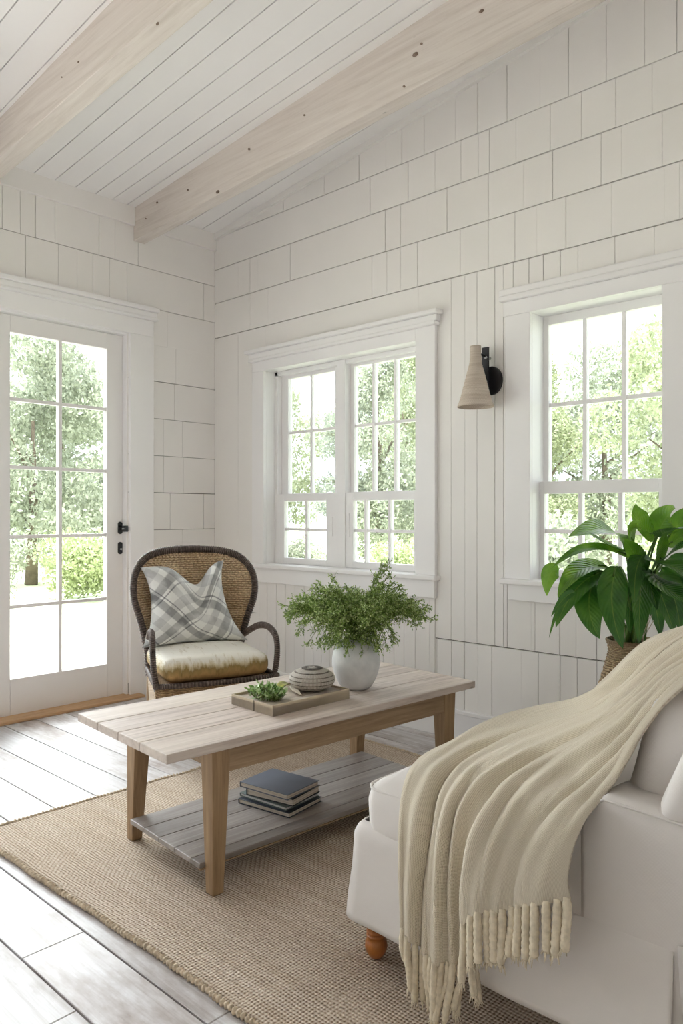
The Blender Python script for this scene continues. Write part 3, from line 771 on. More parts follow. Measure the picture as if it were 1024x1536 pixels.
# the outliers that give the bunch its outline (image-right direction is RT)
for k in range(46):
    a = rnd.uniform(0, 6.283); lat = rnd.uniform(.055, .16); sprig(bq, Vector((lat*math.cos(a), lat*math.sin(a), rnd.uniform(.045, .10))), P, D, S, 2000+k, nl=44)
for lat, z, n in [(-.17, .055, 45), (-.13, .045, 45), (.10, .05, 45), (.14, .085, 50), (-.20, .09, 50), (-.03, .03, 40), (-.268, .20, 60), (-.24, .16, 50), (-.21, .12, 45), (.265, .15, 60), (.262, .19, 50), (.225, .13, 50), (.10, .345, 60), (.125, .35, 60), (.08, .325, 60), (.14, .31, 50), (-.09, .30, 50), (-.14, .27, 50), (-.11, .07, 40), (.06, .07, 40), (.0, .075, 40), (-.06, .06, 40), (.17, .27, 50)]:
    sprig(bq, Vector((RT.x*lat+rnd.uniform(-.03, .03)*FW.x, RT.y*lat+rnd.uniform(-.03, .03), z)), P, D, S, int(lat*1000)+900, nl=n)
S.build('stems', M['stem'], parent=bq); leaf_cloud('foliage', P, D, .0042, M['sprig'], bq)

# ================================================================ tray box with stone bowl, succulent and leaf
tr = empty('wooden_tray', (2.105, -1.29, .4505), math.radians(-3), label='shallow tan wooden box tray on the coffee table', cat='tray')
M['traywood'] = simple('pale_card_wood', srgb(200, 184, 160), .6, nscale=20, namt=.05)
M['traytop'] = wood('driftwood_lid', (srgb(132, 112, 94), srgb(178, 160, 142), srgb(220, 212, 202)), 1, (8, 60), .6)
hx, hy, hh = .108, .166, .034
b = MB(); b.box(-hx, hx, -hy, hy, 0, .026); b.build('lid_panel', M['traytop'], parent=tr)
b = MB(); b.box(-hx, hx, -hy, -hy+.005, .0, hh); b.box(-hx, hx, hy-.005, hy, .0, hh); b.box(hx-.005, hx, -hy+.0005, hy-.0005, .0, hh); b.box(-hx, -hx+.005, -hy+.0005, hy-.0005, .0, hh)
b.build('rim', M['traywood'], parent=tr, bevel=.0008)
b = MB(); b.box(.012, .0155, -hy-.0012, -hy+.0005, 0, hh+.0005); b.build('twine', simple('dark_twine', srgb(92, 80, 64), .8), parent=tr)

def band_mat():
    m, nt, b = new_mat('coiled_striped_fibre'); v = coords(nt)
    s = N(nt, 'ShaderNodeSeparateXYZ'); L(nt, v, s.inputs[0])
    n = N(nt, 'ShaderNodeTexNoise', Scale=160.0, Detail=2.0); L(nt, v, n.inputs['Vector'])
    z = math_(nt, 'MULTIPLY_ADD', n.outputs[0], .0015, s.outputs[2])
    w = math_(nt, 'SINE', math_(nt, 'MULTIPLY', z, 2*math.pi/.0125))
    st = ramp(nt, w, [(.70, (0, 0, 0)), (.86, (1, 1, 1))])
    ang = math_(nt, 'ARCTAN2', s.outputs[1], s.outputs[0])
    fine = math_(nt, 'SINE', math_(nt, 'MULTIPLY', ang, 110))
    light = ramp(nt, fine, [(.2, srgb(168, 158, 148)), (.8, srgb(214, 207, 198))])
    dark = ramp(nt, n.outputs[0], [(.35, srgb(58, 50, 46)), (.65, srgb(132, 120, 110))])
    L(nt, mixc(nt, st, light, dark), b.inputs['Base Color']); b.inputs['Roughness'].default_value = .85
    bump(nt, b, math_(nt, 'ADD', fine, w), .5, .0015); return m
prof = []
for i in range(61):
    t = i/60; a = -math.pi/2+math.pi*t; r = .0775*math.cos(a)**.75 if math.cos(a) > 0 else 0; z = .0375+.0375*math.sin(a)*(1.0 if t > .5 else .98)
    bumpy = .0016*abs(math.sin(z*math.pi/.0125)); prof.append((max(r+bumpy*(r > .01), .0001), z))
b = MB(); b.lathe(prof, 48); b.build
o = b.build('coiled_basket', band_mat(), smooth=True, loc=(2.118, -1.205, .4768)); tag(o, 'small rounded lidded coil basket with dark stripes on the tray', 'basket')
lid = MB(); lid.lathe([(.034, 0), (.036, .0015), (.033, .003), (.012, .0038), (.0001, .004)], 32); lid.build('lid', band_mat(), parent=o, smooth=True, loc=(0, 0, .0735))

su = empty('succulent', (2.103, -1.395, .4768), label='low tuft of small green leaves growing in the tray end', cat='plant')
P, D = [], []; S = MB(); rr = random.Random(5)
for k in range(120):
    a = rr.uniform(0, 6.28); r = math.sqrt(rr.random()); lat = Vector((.075*r*math.cos(a), .052*r*math.sin(a), 0)); top = lat*1.02+Vector((0, 0, .042*(1-.55*r*r)*rr.uniform(.7, 1.1)+.006))
    S.tube([lat*.6, lat*.85+Vector((0, 0, top.z*.5)), top], .001, 4)
    for j in range(5):
        f = rr.uniform(.35, 1.0); p = (lat*.6).lerp(top, f); P.append(tuple(p)); D.append((rr.gauss(0, .8), rr.gauss(0, .8), rr.uniform(.1, 1.1)))
S.build('stems', M['stem'], parent=su); leaf_cloud('foliage', P, D, .0085, leaf_mat('succulent_leaf', (srgb(84, 124, 54), srgb(142, 174, 100), srgb(206, 222, 178)), .4, .2), su, ratio=.36, seed=3)

def broad_leaf(P0, P1, P2, w, nrm, fold=.18, wave=.0, nu=6, nv=14, twist=0.0, tip=.72):
    """leaf blade along a curved midrib; nrm faces the viewer of its upper side"""
    P0, P1, P2, nrm = map(Vector, (P0, P1, P2, nrm))
    mb = MB()
    def fn(u, v):
        p = P0*(1-v)**2+P1*2*v*(1-v)+P2*v*v; t = (P1-P0)*2*(1-v)+(P2-P1)*2*v
        t.normalize(); s = t.cross(nrm)
        if s.length < 1e-4: s = t.orthogonal()
        s.normalize(); n = s.cross(t)
        if twist:
            R = Matrix.Rotation(twist*v, 3, t); s = R @ s; n = R @ n
        ww = w*.5*(math.sin(math.pi*min(1, v*1.0)**tip)**.8 if v < 1 else 0)*(1-.15*v)
        x = (u-.5)*2
        return p+s*x*ww+n*(abs(x)*ww*fold+wave*math.sin(v*9+x*2)*abs(x)*w)
    mb.grid(fn, nu, nv, v0=.0, v1=.999); return mb
yl = MB(); m_yl = simple('yellowing_leaf', srgb(170, 170, 60), .5, nscale=40, namt=.15)
y1 = broad_leaf((2.02, -1.22, .481), (2.03, -1.27, .502), (2.075, -1.325, .482), .034, (.4, -.5, .8), fold=.3)
o = y1.build('fallen_leaf', m_yl, smooth=True, solid=.0006); tag(o, 'curled yellow green leaf lying beside the striped coil basket', 'leaf')
y1 = broad_leaf((2.03, -1.20, .480), (2.10, -1.29, .4935), (2.17, -1.30, .481), .03, (.2, -.2, 1), fold=.2)
o = y1.build('fallen_leaf', simple('dry_leaf', srgb(196, 184, 166), .6, nscale=40, namt=.1), smooth=True, solid=.0006); tag(o, 'dry pale leaf lying on the tray in front of the coil basket', 'leaf')

# ================================================================ books on the shelf
def book(x, y, z, rz, w, l, t, cover, pages, label, spine_text=None):
    r = empty('book', (x, y, z), rz, label=label, cat='book', group='books stacked on the lower shelf')
    c = MB(); th = .0022
    c.box(-w/2, w/2, -l/2, l/2, 0, th); c.box(-w/2, w/2, -l/2, l/2, t-th, t); c.box(-w/2, -w/2+th, -l/2, l/2, th, t-th)
    c.build('cover', cover, parent=r, bevel=.0008)
    p = MB(); p.box(-w/2+th, w/2-.004, -l/2+.004, l/2-.004, th, t-th); p.build('page_block', pages, parent=r)
    return r
def pages_mat(name, c1, c2):
    m, nt, b = new_mat(name); v = coords(nt, scale=(4, 4, 900)); n = N(nt, 'ShaderNodeTexNoise', Scale=1.0, Detail=2.0); L(nt, v, n.inputs['Vector'])
    L(nt, ramp(nt, n.outputs[0], [(.35, c1), (.65, c2)]), b.inputs['Base Color']); b.inputs['Roughness'].default_value = .8; return m
pg1 = pages_mat('pages_cream', srgb(176, 162, 144), srgb(220, 212, 200)); pg2 = pages_mat('pages_pale', srgb(186, 184, 180), srgb(222, 222, 220))
slate = simple('slate_cloth_cover', srgb(104, 109, 122), .55, nscale=6, namt=.06); navy = simple('navy_cover', srgb(34, 42, 56), .5); grn = simple('grey_green_cover', srgb(104, 116, 112), .6); blk = simple('charcoal_cover', srgb(50, 52, 56), .55)
BX, BY = 2.045, -1.288
book(BX+.006, BY-.003, .0982, math.radians(8), .222, .176, .0165, navy, pg1, 'dark blue book at the bottom of the stack')
book(BX-.006, BY+.004, .1149, math.radians(5), .214, .166, .012, grn, pg2, 'grey green book with pale pages, second from the bottom of the stack')
book(BX+.010, BY+.008, .1271, math.radians(11), .196, .158, .0235, blk, pg1, 'thick charcoal book with cream pages just under the slate one')
book(BX+.0, BY+.0, .1508, math.radians(7), .212, .168, .018, slate, pg1, 'slate grey book lying on top of the stack')

# ================================================================ wall lamp
def shade_mat():
    m, nt, b = new_mat('woven_paper_cord'); v = coords(nt)
    s = N(nt, 'ShaderNodeSeparateXYZ'); L(nt, v, s.inputs[0])
    n = N(nt, 'ShaderNodeTexNoise', Scale=90.0, Detail=3.0); L(nt, v, n.inputs['Vector'])
    w = math_(nt, 'SINE', math_(nt, 'MULTIPLY', math_(nt, 'MULTIPLY_ADD', n.outputs[0], .002, s.outputs[2]), 2*math.pi/.0055))
    ang = math_(nt, 'SINE', math_(nt, 'MULTIPLY', math_(nt, 'ARCTAN2', s.outputs[1], s.outputs[0]), 60))
    h = math_(nt, 'MULTIPLY', w, ang)
    mp = N(nt, 'ShaderNodeMapping'); mp.inputs['Scale'].default_value = (6, 6, 120); L(nt, v, mp.inputs[0]); n2 = N(nt, 'ShaderNodeTexNoise', Scale=1.0, Detail=4.0); L(nt, mp.outputs[0], n2.inputs['Vector'])
    col = mixc(nt, 1.0, ramp(nt, math_(nt, 'MULTIPLY_ADD', h, .5, .5), [(.1, srgb(200, 184, 168)), (.6, srgb(236, 224, 210))]), ramp(nt, n2.outputs[0], [(.3, (.82, .78, .74)), (.6, (1, 1, 1))]), 'MULTIPLY')
    L(nt, col, b.inputs['Base Color']); b.inputs['Roughness'].default_value = .9; bump(nt, b, h, .6, .002); return m
lm = empty('wall_lamp', (2.075, 0, 1.69), label='wall lamp with woven cone shade and black bracket between the windows', cat='lamp')
b = MB()
pts = [(.056*math.cos(a), .066*math.sin(a)) for a in [2*math.pi*k/40 for k in range(40)]]
b.add([(x+.008, -.001, z) for x, z in pts]+[(x+.008, -.018, z) for x, z in pts], [tuple(range(40))[::-1], tuple(range(40, 80))]+[(k, (k+1) % 40, 40+(k+1) % 40, 40+k) for k in range(40)])
b.build('wall_plate', M['black'], parent=lm, bevel=.003, merge=True)
b = MB(); b.box(-.022, .012, -.046, -.034, -.055, .152)
b.build('bracket', M['black'], parent=lm, bevel=.002)
for zz in (-.006, .104):
    b = MB(); b.tube([(.0, -.012, zz), (.0, -.050, zz)], .0075, 14); b.build('screw', M['chrome'], parent=lm, smooth=True)
b = MB(); b.tube([(-.006, -.044, .11), (-.009, -.08, .115), (-.010, -.115, .115)], .006, 10); b.tube([(-.010, -.115, .135), (-.010, -.115, .05)], .018, 16); b.build('arm', M['black'], parent=lm, smooth=True)
sp = [(.0225, .146), (.0245, .142), (.0255, .10), (.029, .065), (.041, .02), (.055, -.035), (.069, -.088), (.0805, -.122), (.0825, -.127), (.079, -.126), (.066, -.088), (.052, -.035), (.037, .02), (.025, .065), (.021, .10), (.021, .142)]
SP = [Vector((r, z, 0)) for r, z in sp]; pp = []
for i in range(160):
    p = catmull(SP, i/159); pp.append((p.x+.0006*math.sin(i*1.9), p.y))
b = MB(); b.lathe(pp, 44); sh = b.build('lamp_shade', shade_mat(), parent=lm, smooth=True, loc=(-.010, -.115, 0))
b = MB(); b.lathe([(.0001, -.045), (.014, -.043), (.024, -.03), (.027, -.012), (.022, .01), (.013, .03), (.012, .05), (.0001, .05)], 24)
b.build('bulb', simple('frosted_bulb', (.85, .84, .8), .3), parent=lm, smooth=True, loc=(-.010, -.115, .0))
# ================================================================ wicker armchair
def wicker_mat(name, dark, mid, light, k=1.0, nu=1, nv=1):
    m, nt, b = new_mat(name)
    tc = N(nt, 'ShaderNodeTexCoord'); s = N(nt, 'ShaderNodeSeparateXYZ'); L(nt, tc.outputs['UV'], s.inputs[0])
    n = N(nt, 'ShaderNodeTexNoise', Scale=26.0, Detail=4.0); L(nt, tc.outputs['Object'], n.inputs['Vector'])
    u = math_(nt, 'MULTIPLY', s.outputs[0], nu*math.pi); v = math_(nt, 'MULTIPLY', math_(nt, 'MULTIPLY_ADD', n.outputs[0], .012, s.outputs[1]), nv*math.pi)
    su = math_(nt, 'SINE', u); sv = math_(nt, 'SINE', v)
    # alternate over/under
    sgn = math_(nt, 'MULTIPLY', su, sv); h = math_(nt, 'MULTIPLY_ADD', sgn, .5, .5)
    rows = math_(nt, 'ABSOLUTE', sv)
    col = ramp(nt, math_(nt, 'MULTIPLY', math_(nt, 'MULTIPLY_ADD', h, .6, .4), rows), [(.02, dark), (.18, mid), (.55, light)])
    n2 = N(nt, 'ShaderNodeTexNoise', Scale=8.0, Detail=5.0); L(nt, tc.outputs['Object'], n2.inputs['Vector'])
    n3 = N(nt, 'ShaderNodeTexNoise', Scale=120.0, Detail=2.0); L(nt, tc.outputs['Object'], n3.inputs['Vector'])
    col = mixc(nt, 1.0, col, ramp(nt, n2.outputs[0], [(.35, (.82, .76, .68)), (.65, (1, 1, 1))]), 'MULTIPLY')
    col = mixc(nt, 1.0, col, ramp(nt, n3.outputs[0], [(.3, (.6, .55, .5)), (.6, (1, 1, 1))]), 'MULTIPLY')
    L(nt, col, b.inputs['Base Color']); b.inputs['Roughness'].default_value = .6
    bump(nt, b, math_(nt, 'ADD', math_(nt, 'MULTIPLY', h, 1.0), rows), .9, .005); return m
WB = wicker_mat('seagrass_weave', srgb(116, 84, 54), srgb(212, 176, 136), srgb(250, 226, 190), nu=40, nv=52)
WA = wicker_mat('seagrass_apron', srgb(92, 66, 44), srgb(172, 138, 100), srgb(218, 188, 148), nu=50, nv=22)
def wrap_mat(name, a, b_, c):
    m, nt, b = new_mat(name); tc = N(nt, 'ShaderNodeTexCoord')
    n = N(nt, 'ShaderNodeTexNoise', Scale=70.0, Detail=4.0); L(nt, tc.outputs['Object'], n.inputs['Vector'])
    s = N(nt, 'ShaderNodeSeparateXYZ'); L(nt, tc.outputs['UV'], s.inputs[0])
    w = math_(nt, 'SINE', math_(nt, 'MULTIPLY', s.outputs[1], 2*math.pi))
    col = ramp(nt, n.outputs[0], [(.3, a), (.5, b_), (.72, c)])
    col = mixc(nt, 1.0, col, ramp(nt, w, [(.0, (.35, .32, .3)), (.5, (1, 1, 1))]), 'MULTIPLY')
    L(nt, col, b.inputs['Base Color']); b.inputs['Roughness'].default_value = .55; return m
WR = wrap_mat('dark_rattan_wrap', srgb(78, 62, 56), srgb(104, 88, 80), srgb(138, 122, 114))
CA = math.radians(-22); CC = Vector((1.022, -.842, 0))
ch = empty('wicker_armchair', CC, CA+math.pi/2, label='brown wicker armchair with rounded back in the corner by the door', cat='armchair')
ch.scale = (.88, 1, .99)
# local frame: -y faces forward, +x is the sitter's left (image right), z up
def ridged(path, r, n, seg=12, pitch=.0105, amp=.12, flat=1.0, up=(0, 0, 1)):
    P = [Vector(p) for p in path]; fine = [catmull(P, i/200) for i in range(201)]
    ln = sum((fine[i+1]-fine[i]).length for i in range(200)); k = int(ln/pitch)*4
    pts = [catmull(P, i/k) for i in range(k+1)]
    rs = [(r if not hasattr(r, '__len__') else r[0]+(r[1]-r[0])*i/k)*(1+amp*math.sin(i*math.pi/2+.3)+.03*random.uniform(-1, 1)) for i in range(k+1)]
    b = MB(); b.tube(pts, rs, seg, flat=flat, up=up)
    b.uv = [[(q[0], q[1]*len(pts)/4) for q in c] if c else None for c in b.uv]; return b
# back outline in (x, z) with the barrel curve given by yb
def yb(x, z): return .235+.13*(z-.3)-1.05*x*x*(1 if z > .45 else .9)
half = [(-.262, .30), (-.268, .42), (-.30, .55), (-.338, .66), (-.345, .74), (-.325, .81), (-.27, .868), (-.18, .896), (-.07, .905), (0, .906)]
rim = [(x, z) for x, z in half]+[(-x, z) for x, z in half[::-1][1:]]
ridged([(x, yb(x, z)-.006, z) for x, z in rim], .0185, 0, amp=.13).build('back_rim', WR, parent=ch, smooth=True)
HP = [Vector((-x, z, 0)) for x, z in half]
def halfw(z):
    lo = 0
    for i in range(len(half)-1):
        if half[i][1] <= z <= half[i+1][1]:
            f = (z-half[i][1])/(half[i+1][1]-half[i][1]); return -(half[i][0]*(1-f)+half[i+1][0]*f)
    return 0 if z > .9 else .262
def bp(u, v):
    z = .30+.600*v; w = max(halfw(z)-.004, .0); x = (2*u-1)*w
    return (x, yb(x, z)+.0025*math.sin(u*46*math.pi), z)
b = MB(); b.grid(bp, 92, 60); b.build('backrest', WB, parent=ch, smooth=True, solid=.014, offset=0)
# arms: flat woven loops from the back rim forward and down to the seat frame
for s in (-1, 1):
    arm = [(s*.268, .17, .46), (s*.280, .08, .500), (s*.296, -.03, .540), (s*.310, -.13, .548), (s*.322, -.20, .520), (s*.325, -.225, .46), (s*.318, -.225, .38), (s*.302, -.22, .31)]
    ridged(arm, .0150, 0, flat=1.0, amp=.12).build('arm', WR, parent=ch, smooth=True)
# seat apron
def ap(u, v):
    # runs round the front and sides
    pts = [Vector((-.262, .19, 0)), Vector((-.285, 0, 0)), Vector((-.302, -.20, 0)), Vector((-.285, -.25, 0)), Vector((0, -.262, 0)), Vector((.285, -.25, 0)), Vector((.302, -.20, 0)), Vector((.285, 0, 0)), Vector((.262, .19, 0))]
    p = catmull(pts, u); k = 1-.04*(1-v); return (p.x*k, p.y*k, .16+.17*v+(.006*math.sin(u*50*math.pi)*.4))
b = MB(); b.grid(ap, 120, 8); b.build('seat_apron', WA, parent=ch, smooth=True, solid=.012, offset=0)
fr = [(-.268, .19, .335), (-.29, 0, .335), (-.308, -.20, .335), (-.288, -.258, .335), (0, -.272, .333), (.288, -.258, .335), (.308, -.20, .335), (.29, 0, .335), (.268, .19, .335)]
ridged(fr, .012, 0, amp=.12).build('seat_rail', WR, parent=ch, smooth=True)
b = MB(); b.box(-.26, .26, -.24, .20, .29, .325); b.build('seat_deck', WA, parent=ch)
for sx in (-1, 1):
    for sy, y in ((-1, -.225), (1, .17)):
        b = MB(); b.tube([(sx*.262, y, .0), (sx*.255, y*.98, .30)], [.013, .019], 12); o = b.build('leg', M['tableleg'], parent=ch, smooth=True)
# cushion
def cush_mat():
    m, nt, b = new_mat('faded_printed_cushion'); tc = N(nt, 'ShaderNodeTexCoord'); s = N(nt, 'ShaderNodeSeparateXYZ'); L(nt, tc.outputs['Object'], s.inputs[0])
    mp = N(nt, 'ShaderNodeMapping'); mp.inputs['Scale'].default_value = (30, 5, 5); L(nt, tc.outputs['Object'], mp.inputs[0])
    n = N(nt, 'ShaderNodeTexNoise', Scale=1.0, Detail=6.0, Roughness=.7); L(nt, mp.outputs[0], n.inputs['Vector'])
    n2 = N(nt, 'ShaderNodeTexNoise', Scale=14.0, Detail=6.0, Roughness=.75); L(nt, tc.outputs['Object'], n2.inputs['Vector'])
    # print fades from ivory over the top to ochre down the front border
    h = math_(nt, 'ADD', math_(nt, 'MULTIPLY_ADD', n.outputs[0], .10, s.outputs[2]), math_(nt, 'MULTIPLY', n2.outputs[0], .05))
    col = ramp(nt, math_(nt, 'MULTIPLY', math_(nt, 'SUBTRACT', h, .414), 9), [(0.0, srgb(140, 106, 64)), (.30, srgb(176, 142, 92)), (.55, srgb(146, 124, 78)), (.68, srgb(206, 192, 160)), (.84, srgb(236, 231, 220))])
    d = ramp(nt, n.outputs[0], [(.56, (1, 1, 1)), (.68, (.62, .54, .40))])
    col = mixc(nt, .8, col, d, 'MULTIPLY')
    L(nt, col, b.inputs['Base Color']); b.inputs['Roughness'].default_value = .9; bump(nt, b, n2.outputs[0], .3, .003); return m
b = soft_box(-.272, .272, -.262, .20, .342, .445, .045, puff=(.012, .012, .024), n=20, wr=.004, seed=3)
b.build('seat_cushion', cush_mat(), parent=ch, smooth=True)

# ---- plaid pillow leaning on the back
def plaid():
    m, nt, b = new_mat('grey_plaid_cotton'); tc = N(nt, 'ShaderNodeTexCoord')
    n = N(nt, 'ShaderNodeTexNoise', Scale=7.0, Detail=4.0); L(nt, tc.outputs['UV'], n.inputs['Vector'])
    w = N(nt, 'ShaderNodeVectorMath', _operation='MULTIPLY_ADD'); L(nt, n.outputs['Color'], w.inputs[0]); w.inputs[1].default_value = (.025, .025, 0); L(nt, tc.outputs['UV'], w.inputs[2])
    mp = N(nt, 'ShaderNodeMapping'); mp.inputs['Rotation'].default_value = (0, 0, math.radians(42)); L(nt, w.outputs[0], mp.inputs[0])
    s = N(nt, 'ShaderNodeSeparateXYZ'); L(nt, mp.outputs[0], s.inputs[0])
    col = None; base = srgb(240, 240, 238)
    for ax in (0, 1):
        f = math_(nt, 'FRACT', math_(nt, 'MULTIPLY', s.outputs[ax], 2.3))
        r = ramp(nt, f, [(0, (.50, .50, .51)), (.20, (.50, .50, .51)), (.21, (1, 1, 1)), (.27, (1, 1, 1)), (.28, (.42, .42, .44)), (.305, (.42, .42, .44)), (.315, (1, 1, 1)), (.56, (1, 1, 1)), (.57, (.74, .74, .75)), (.80, (.74, .74, .75)), (.81, (1, 1, 1)), (.97, (1, 1, 1)), (1, (.5, .5, .5))])
        col = r if col is None else mixc(nt, 1.0, col, r, 'MULTIPLY')
    col = mixc(nt, 1.0, base, mixc(nt, 1.0, col, srgb(240, 240, 236), 'MULTIPLY'))
    n2 = N(nt, 'ShaderNodeTexNoise', Scale=3.5, Detail=4.0); L(nt, tc.outputs['UV'], n2.inputs['Vector'])
    col = mixc(nt, ramp(nt, n2.outputs[0], [(.45, (0, 0, 0)), (.7, (.7, .7, .7))]), col, base)
    L(nt, col, b.inputs['Base Color']); b.inputs['Roughness'].default_value = .9
    n3 = N(nt, 'ShaderNodeTexNoise', Scale=150.0, Detail=1.0); L(nt, tc.outputs['UV'], n3.inputs['Vector']); bump(nt, b, n3.outputs[0], .2, .001); return m
pil = empty('throw_pillow', CC+Matrix.Rotation(CA+math.pi/2, 3, 'Z') @ Vector((-.030, .075, .447)), CA+math.pi/2, label='grey and white plaid square pillow with chopped top on the armchair', cat='pillow')
pil.scale = (.95, 1, 1)
def pillow_pt(u, v, side):
    # outline with ears: u across, v up
    x = (u-.5)*2; z = v
    top = .385-.105*math.exp(-((x-.12)/.38)**2)+.012*x; bot = .0+.012*(1-x*x)
    wid = .232-.010*v+.03*abs(2*v-1)**3-.022*math.sin(math.pi*v)+(.022*(1-v)**2 if x > 0 else .0)
    zz = bot+(top-bot)*v
    if x > 0: wid -= .065*v*(x**.5)
    e = max(0, (1-x**4))*max(0, (1-(2*v-1)**4)); th = .078*e**.55*(1-.35*math.exp(-((x-.05)/.25)**2)*v**2)
    wr = .006*noise.noise((x*4, v*5, side*3))*e+.004*noise.noise((x*11, v*9, side*5+2))*e
    lean = .30*zz-.10*zz*zz
    return (x*wid, lean-side*th-wr*side, zz)
for side, nm in ((1, 'front_cover'), (-1, 'back_cover')):
    b = MB(); b.grid(lambda u, v: pillow_pt(u, v, side), 44, 44); b.build(nm, M.setdefault('plaid', plaid()) if 'plaid' in M else M.setdefault('plaid', plaid()), parent=pil, smooth=True)
# ================================================================ slipcovered sofa
def linen(name, col, sc=900, str_=.25):
    m, nt, b = new_mat(name); v = coords(nt)
    n = N(nt, 'ShaderNodeTexNoise', Scale=3.0, Detail=4.0); L(nt, v, n.inputs['Vector'])
    L(nt, ramp(nt, n.outputs[0], [(.3, tuple(c*.95 for c in col)), (.7, col)]), b.inputs['Base Color'])
    s = N(nt, 'ShaderNodeSeparateXYZ'); L(nt, v, s.inputs[0])
    a = math_(nt, 'SINE', math_(nt, 'MULTIPLY', s.outputs[2], sc*3)); c = math_(nt, 'SINE', math_(nt, 'MULTIPLY', math_(nt, 'ADD', s.outputs[0], s.outputs[1]), sc*3))
    n2 = N(nt, 'ShaderNodeTexNoise', Scale=420.0, Detail=2.0); L(nt, v, n2.inputs['Vector'])
    n4 = N(nt, 'ShaderNodeTexNoise', Scale=9.0, Detail=3.0, Distortion=1.2); L(nt, v, n4.inputs['Vector'])
    bump(nt, b, math_(nt, 'ADD', math_(nt, 'MULTIPLY', n4.outputs[0], 14.0), math_(nt, 'ADD', n2.outputs[0], math_(nt, 'MULTIPLY', math_(nt, 'ADD', a, c), .15))), str_, .0008)
    b.inputs['Roughness'].default_value = .92; b.inputs['Sheen Weight'].default_value = .15; b.inputs['Specular IOR Level'].default_value = .2; return m
M['linen'] = linen('white_linen_slipcover', srgb(226, 220, 216))
sf = empty('sofa', (2.75, -1.66, 0), label='white slipcovered sofa with turned wooden legs beside the coffee table', cat='sofa')
OX, OY = 2.75, -1.66
def W(mb): mb.v = [(x-OX, y-OY, z) for x, y, z in mb.v]; return mb
soft = lambda *a, **k: W(soft_box(*a, **k))
YB, YE = -1.675, -.58      # near side, far side
soft(2.735, 3.60, YB, YE, .20, .335, .025, n=16, wr=.002).build('seat_base', M['linen'], parent=sf, smooth=True)
soft(2.754, 3.34, YB+.004, YE-.004, .300, .445, .050, puff=(.028, .018, .020), n=30, wr=.006, seed=1).build('seat_cushion', M['linen'], parent=sf, smooth=True)
# piping of the seat cushion
def rrect(x0, x1, y0, y1, r, z):
    pts = []
    for cx, cy, a0 in ((x1-r, y1-r, 0), (x0+r, y1-r, 90), (x0+r, y0+r, 180), (x1-r, y0+r, 270)):
        for k in range(6): a = math.radians(a0+18*k); pts.append((cx+r*math.cos(a), cy+r*math.sin(a), z))
    return pts
for z in (.4265,):
    b = MB(); b.tube(rrect(2.7565, 3.33, YB+.0105, YE-.0105, .045, z), .0032, 8, closed=True); W(b).build('piping', M['linen'], parent=sf, smooth=True)
# arms: near and far, set back behind the seat cushion
def arm_pt(y0, y1):
    def fn(u, v):
        # u round the section (y), v along x
        x = 3.315+.215*v; top = .52+.042*min(1, v*5.0)**.7-.012*v; c = (y0+y1)/2; w = abs(y1-y0)/2
        if v < .02: pass
        prof = [(-1, .30), (-1.0, .42), (-1.01, top-.03), (-.93, top-.006), (-.8, top), (0, top+.004), (.8, top), (.93, top-.006), (1.01, top-.03), (1, .42), (1, .30)]
        t = u*(len(prof)-1); i = min(int(t), len(prof)-2); f = t-i
        py = prof[i][0]*(1-f)+prof[i+1][0]*f; pz = prof[i][1]*(1-f)+prof[i+1][1]*f
        return (x, c+py*w, pz)
    return fn
for y0, y1 in ((YB-.004, YB+.125), (YE-.125, YE+.004)):
    b = MB(); b.grid(arm_pt(y0, y1), 30, 24); n = len(b.v)
    fn = arm_pt(y0, y1); ring = [fn(i/30, 0) for i in range(31)]; b.add(ring, [tuple(range(31))])
    o = W(b).build('arm', M['linen'], parent=sf, smooth=True, merge=True)
    b = MB(); b.tube([(x+.0, y0+.004, .52+.042*min(1, v*5.0)**.7-.012*v-.007) for v, x in [(k/20, 3.315+.215*k/20) for k in range(21)]], .0028, 8); W(b).build('piping', M['linen'], parent=sf, smooth=True)
# side panel and skirt with a kick pleat at the back corner
def panel(u, v):
    x = 2.738+.75*u; z = .29+.20*v; return (x, YB-.006-.004*math.sin(u*5)*(1-v), z)
cor = [Vector((3.484, YB-.006, 0)), Vector((3.2, YB-.006, 0)), Vector((2.95, YB-.006, 0)), Vector((2.80, YB-.006, 0)), Vector((2.752, YB-.004, 0)), Vector((2.730, YB+.018, 0)), Vector((2.728, YB+.07, 0)), Vector((2.728, -1.3, 0)), Vector((2.728, -.9, 0)), Vector((2.728, YE, 0))]
def skirt_pt(u, v):
    p = catmull(cor, u); q = catmull(cor, min(1, u+.002)); r = catmull(cor, max(0, u-.002)); d = (q-r).normalized(); n = Vector((-d.y, d.x, 0))
    if n.dot(p-Vector((3.15, -1.1, 0))) < 0: n = -n
    fl = .020*(1-v)**1.4+.004*noise.noise((p.x*6, p.y*6, v*2))*(1-v)*2
    fl -= .022*max(0, (v-.86)/.14)**2
    p = p+n*fl; p.z = .118+.225*v; return p
b = MB(); b.grid(skirt_pt, 150, 16); W(b).build('skirt', M['linen'], parent=sf, smooth=True, solid=.003)
def skirt_back(u, v):
    x = 3.492+.16*u; z = .10+.24*v; return (x+.01*(1-v), YB-.010-.022*(1-v)+.035*(u < .08)*(1-v), z)
b = MB(); b.grid(skirt_back, 20, 12); W(b).build('skirt', M['linen'], parent=sf, smooth=True, solid=.003)
b = MB(); b.box(3.478, 3.50, YB+.012, YB+.016, .10, .33); W(b).build('kick_pleat', M['linen'], parent=sf)
b = MB()
b.box(3.02, 3.53, YB-.0035, YB+.02, .16, .40); b.box(3.255, 3.53, YB-.0035, YB+.02, .40, .50)
W(b).build('side_panel', M['linen'], parent=sf, smooth=False)
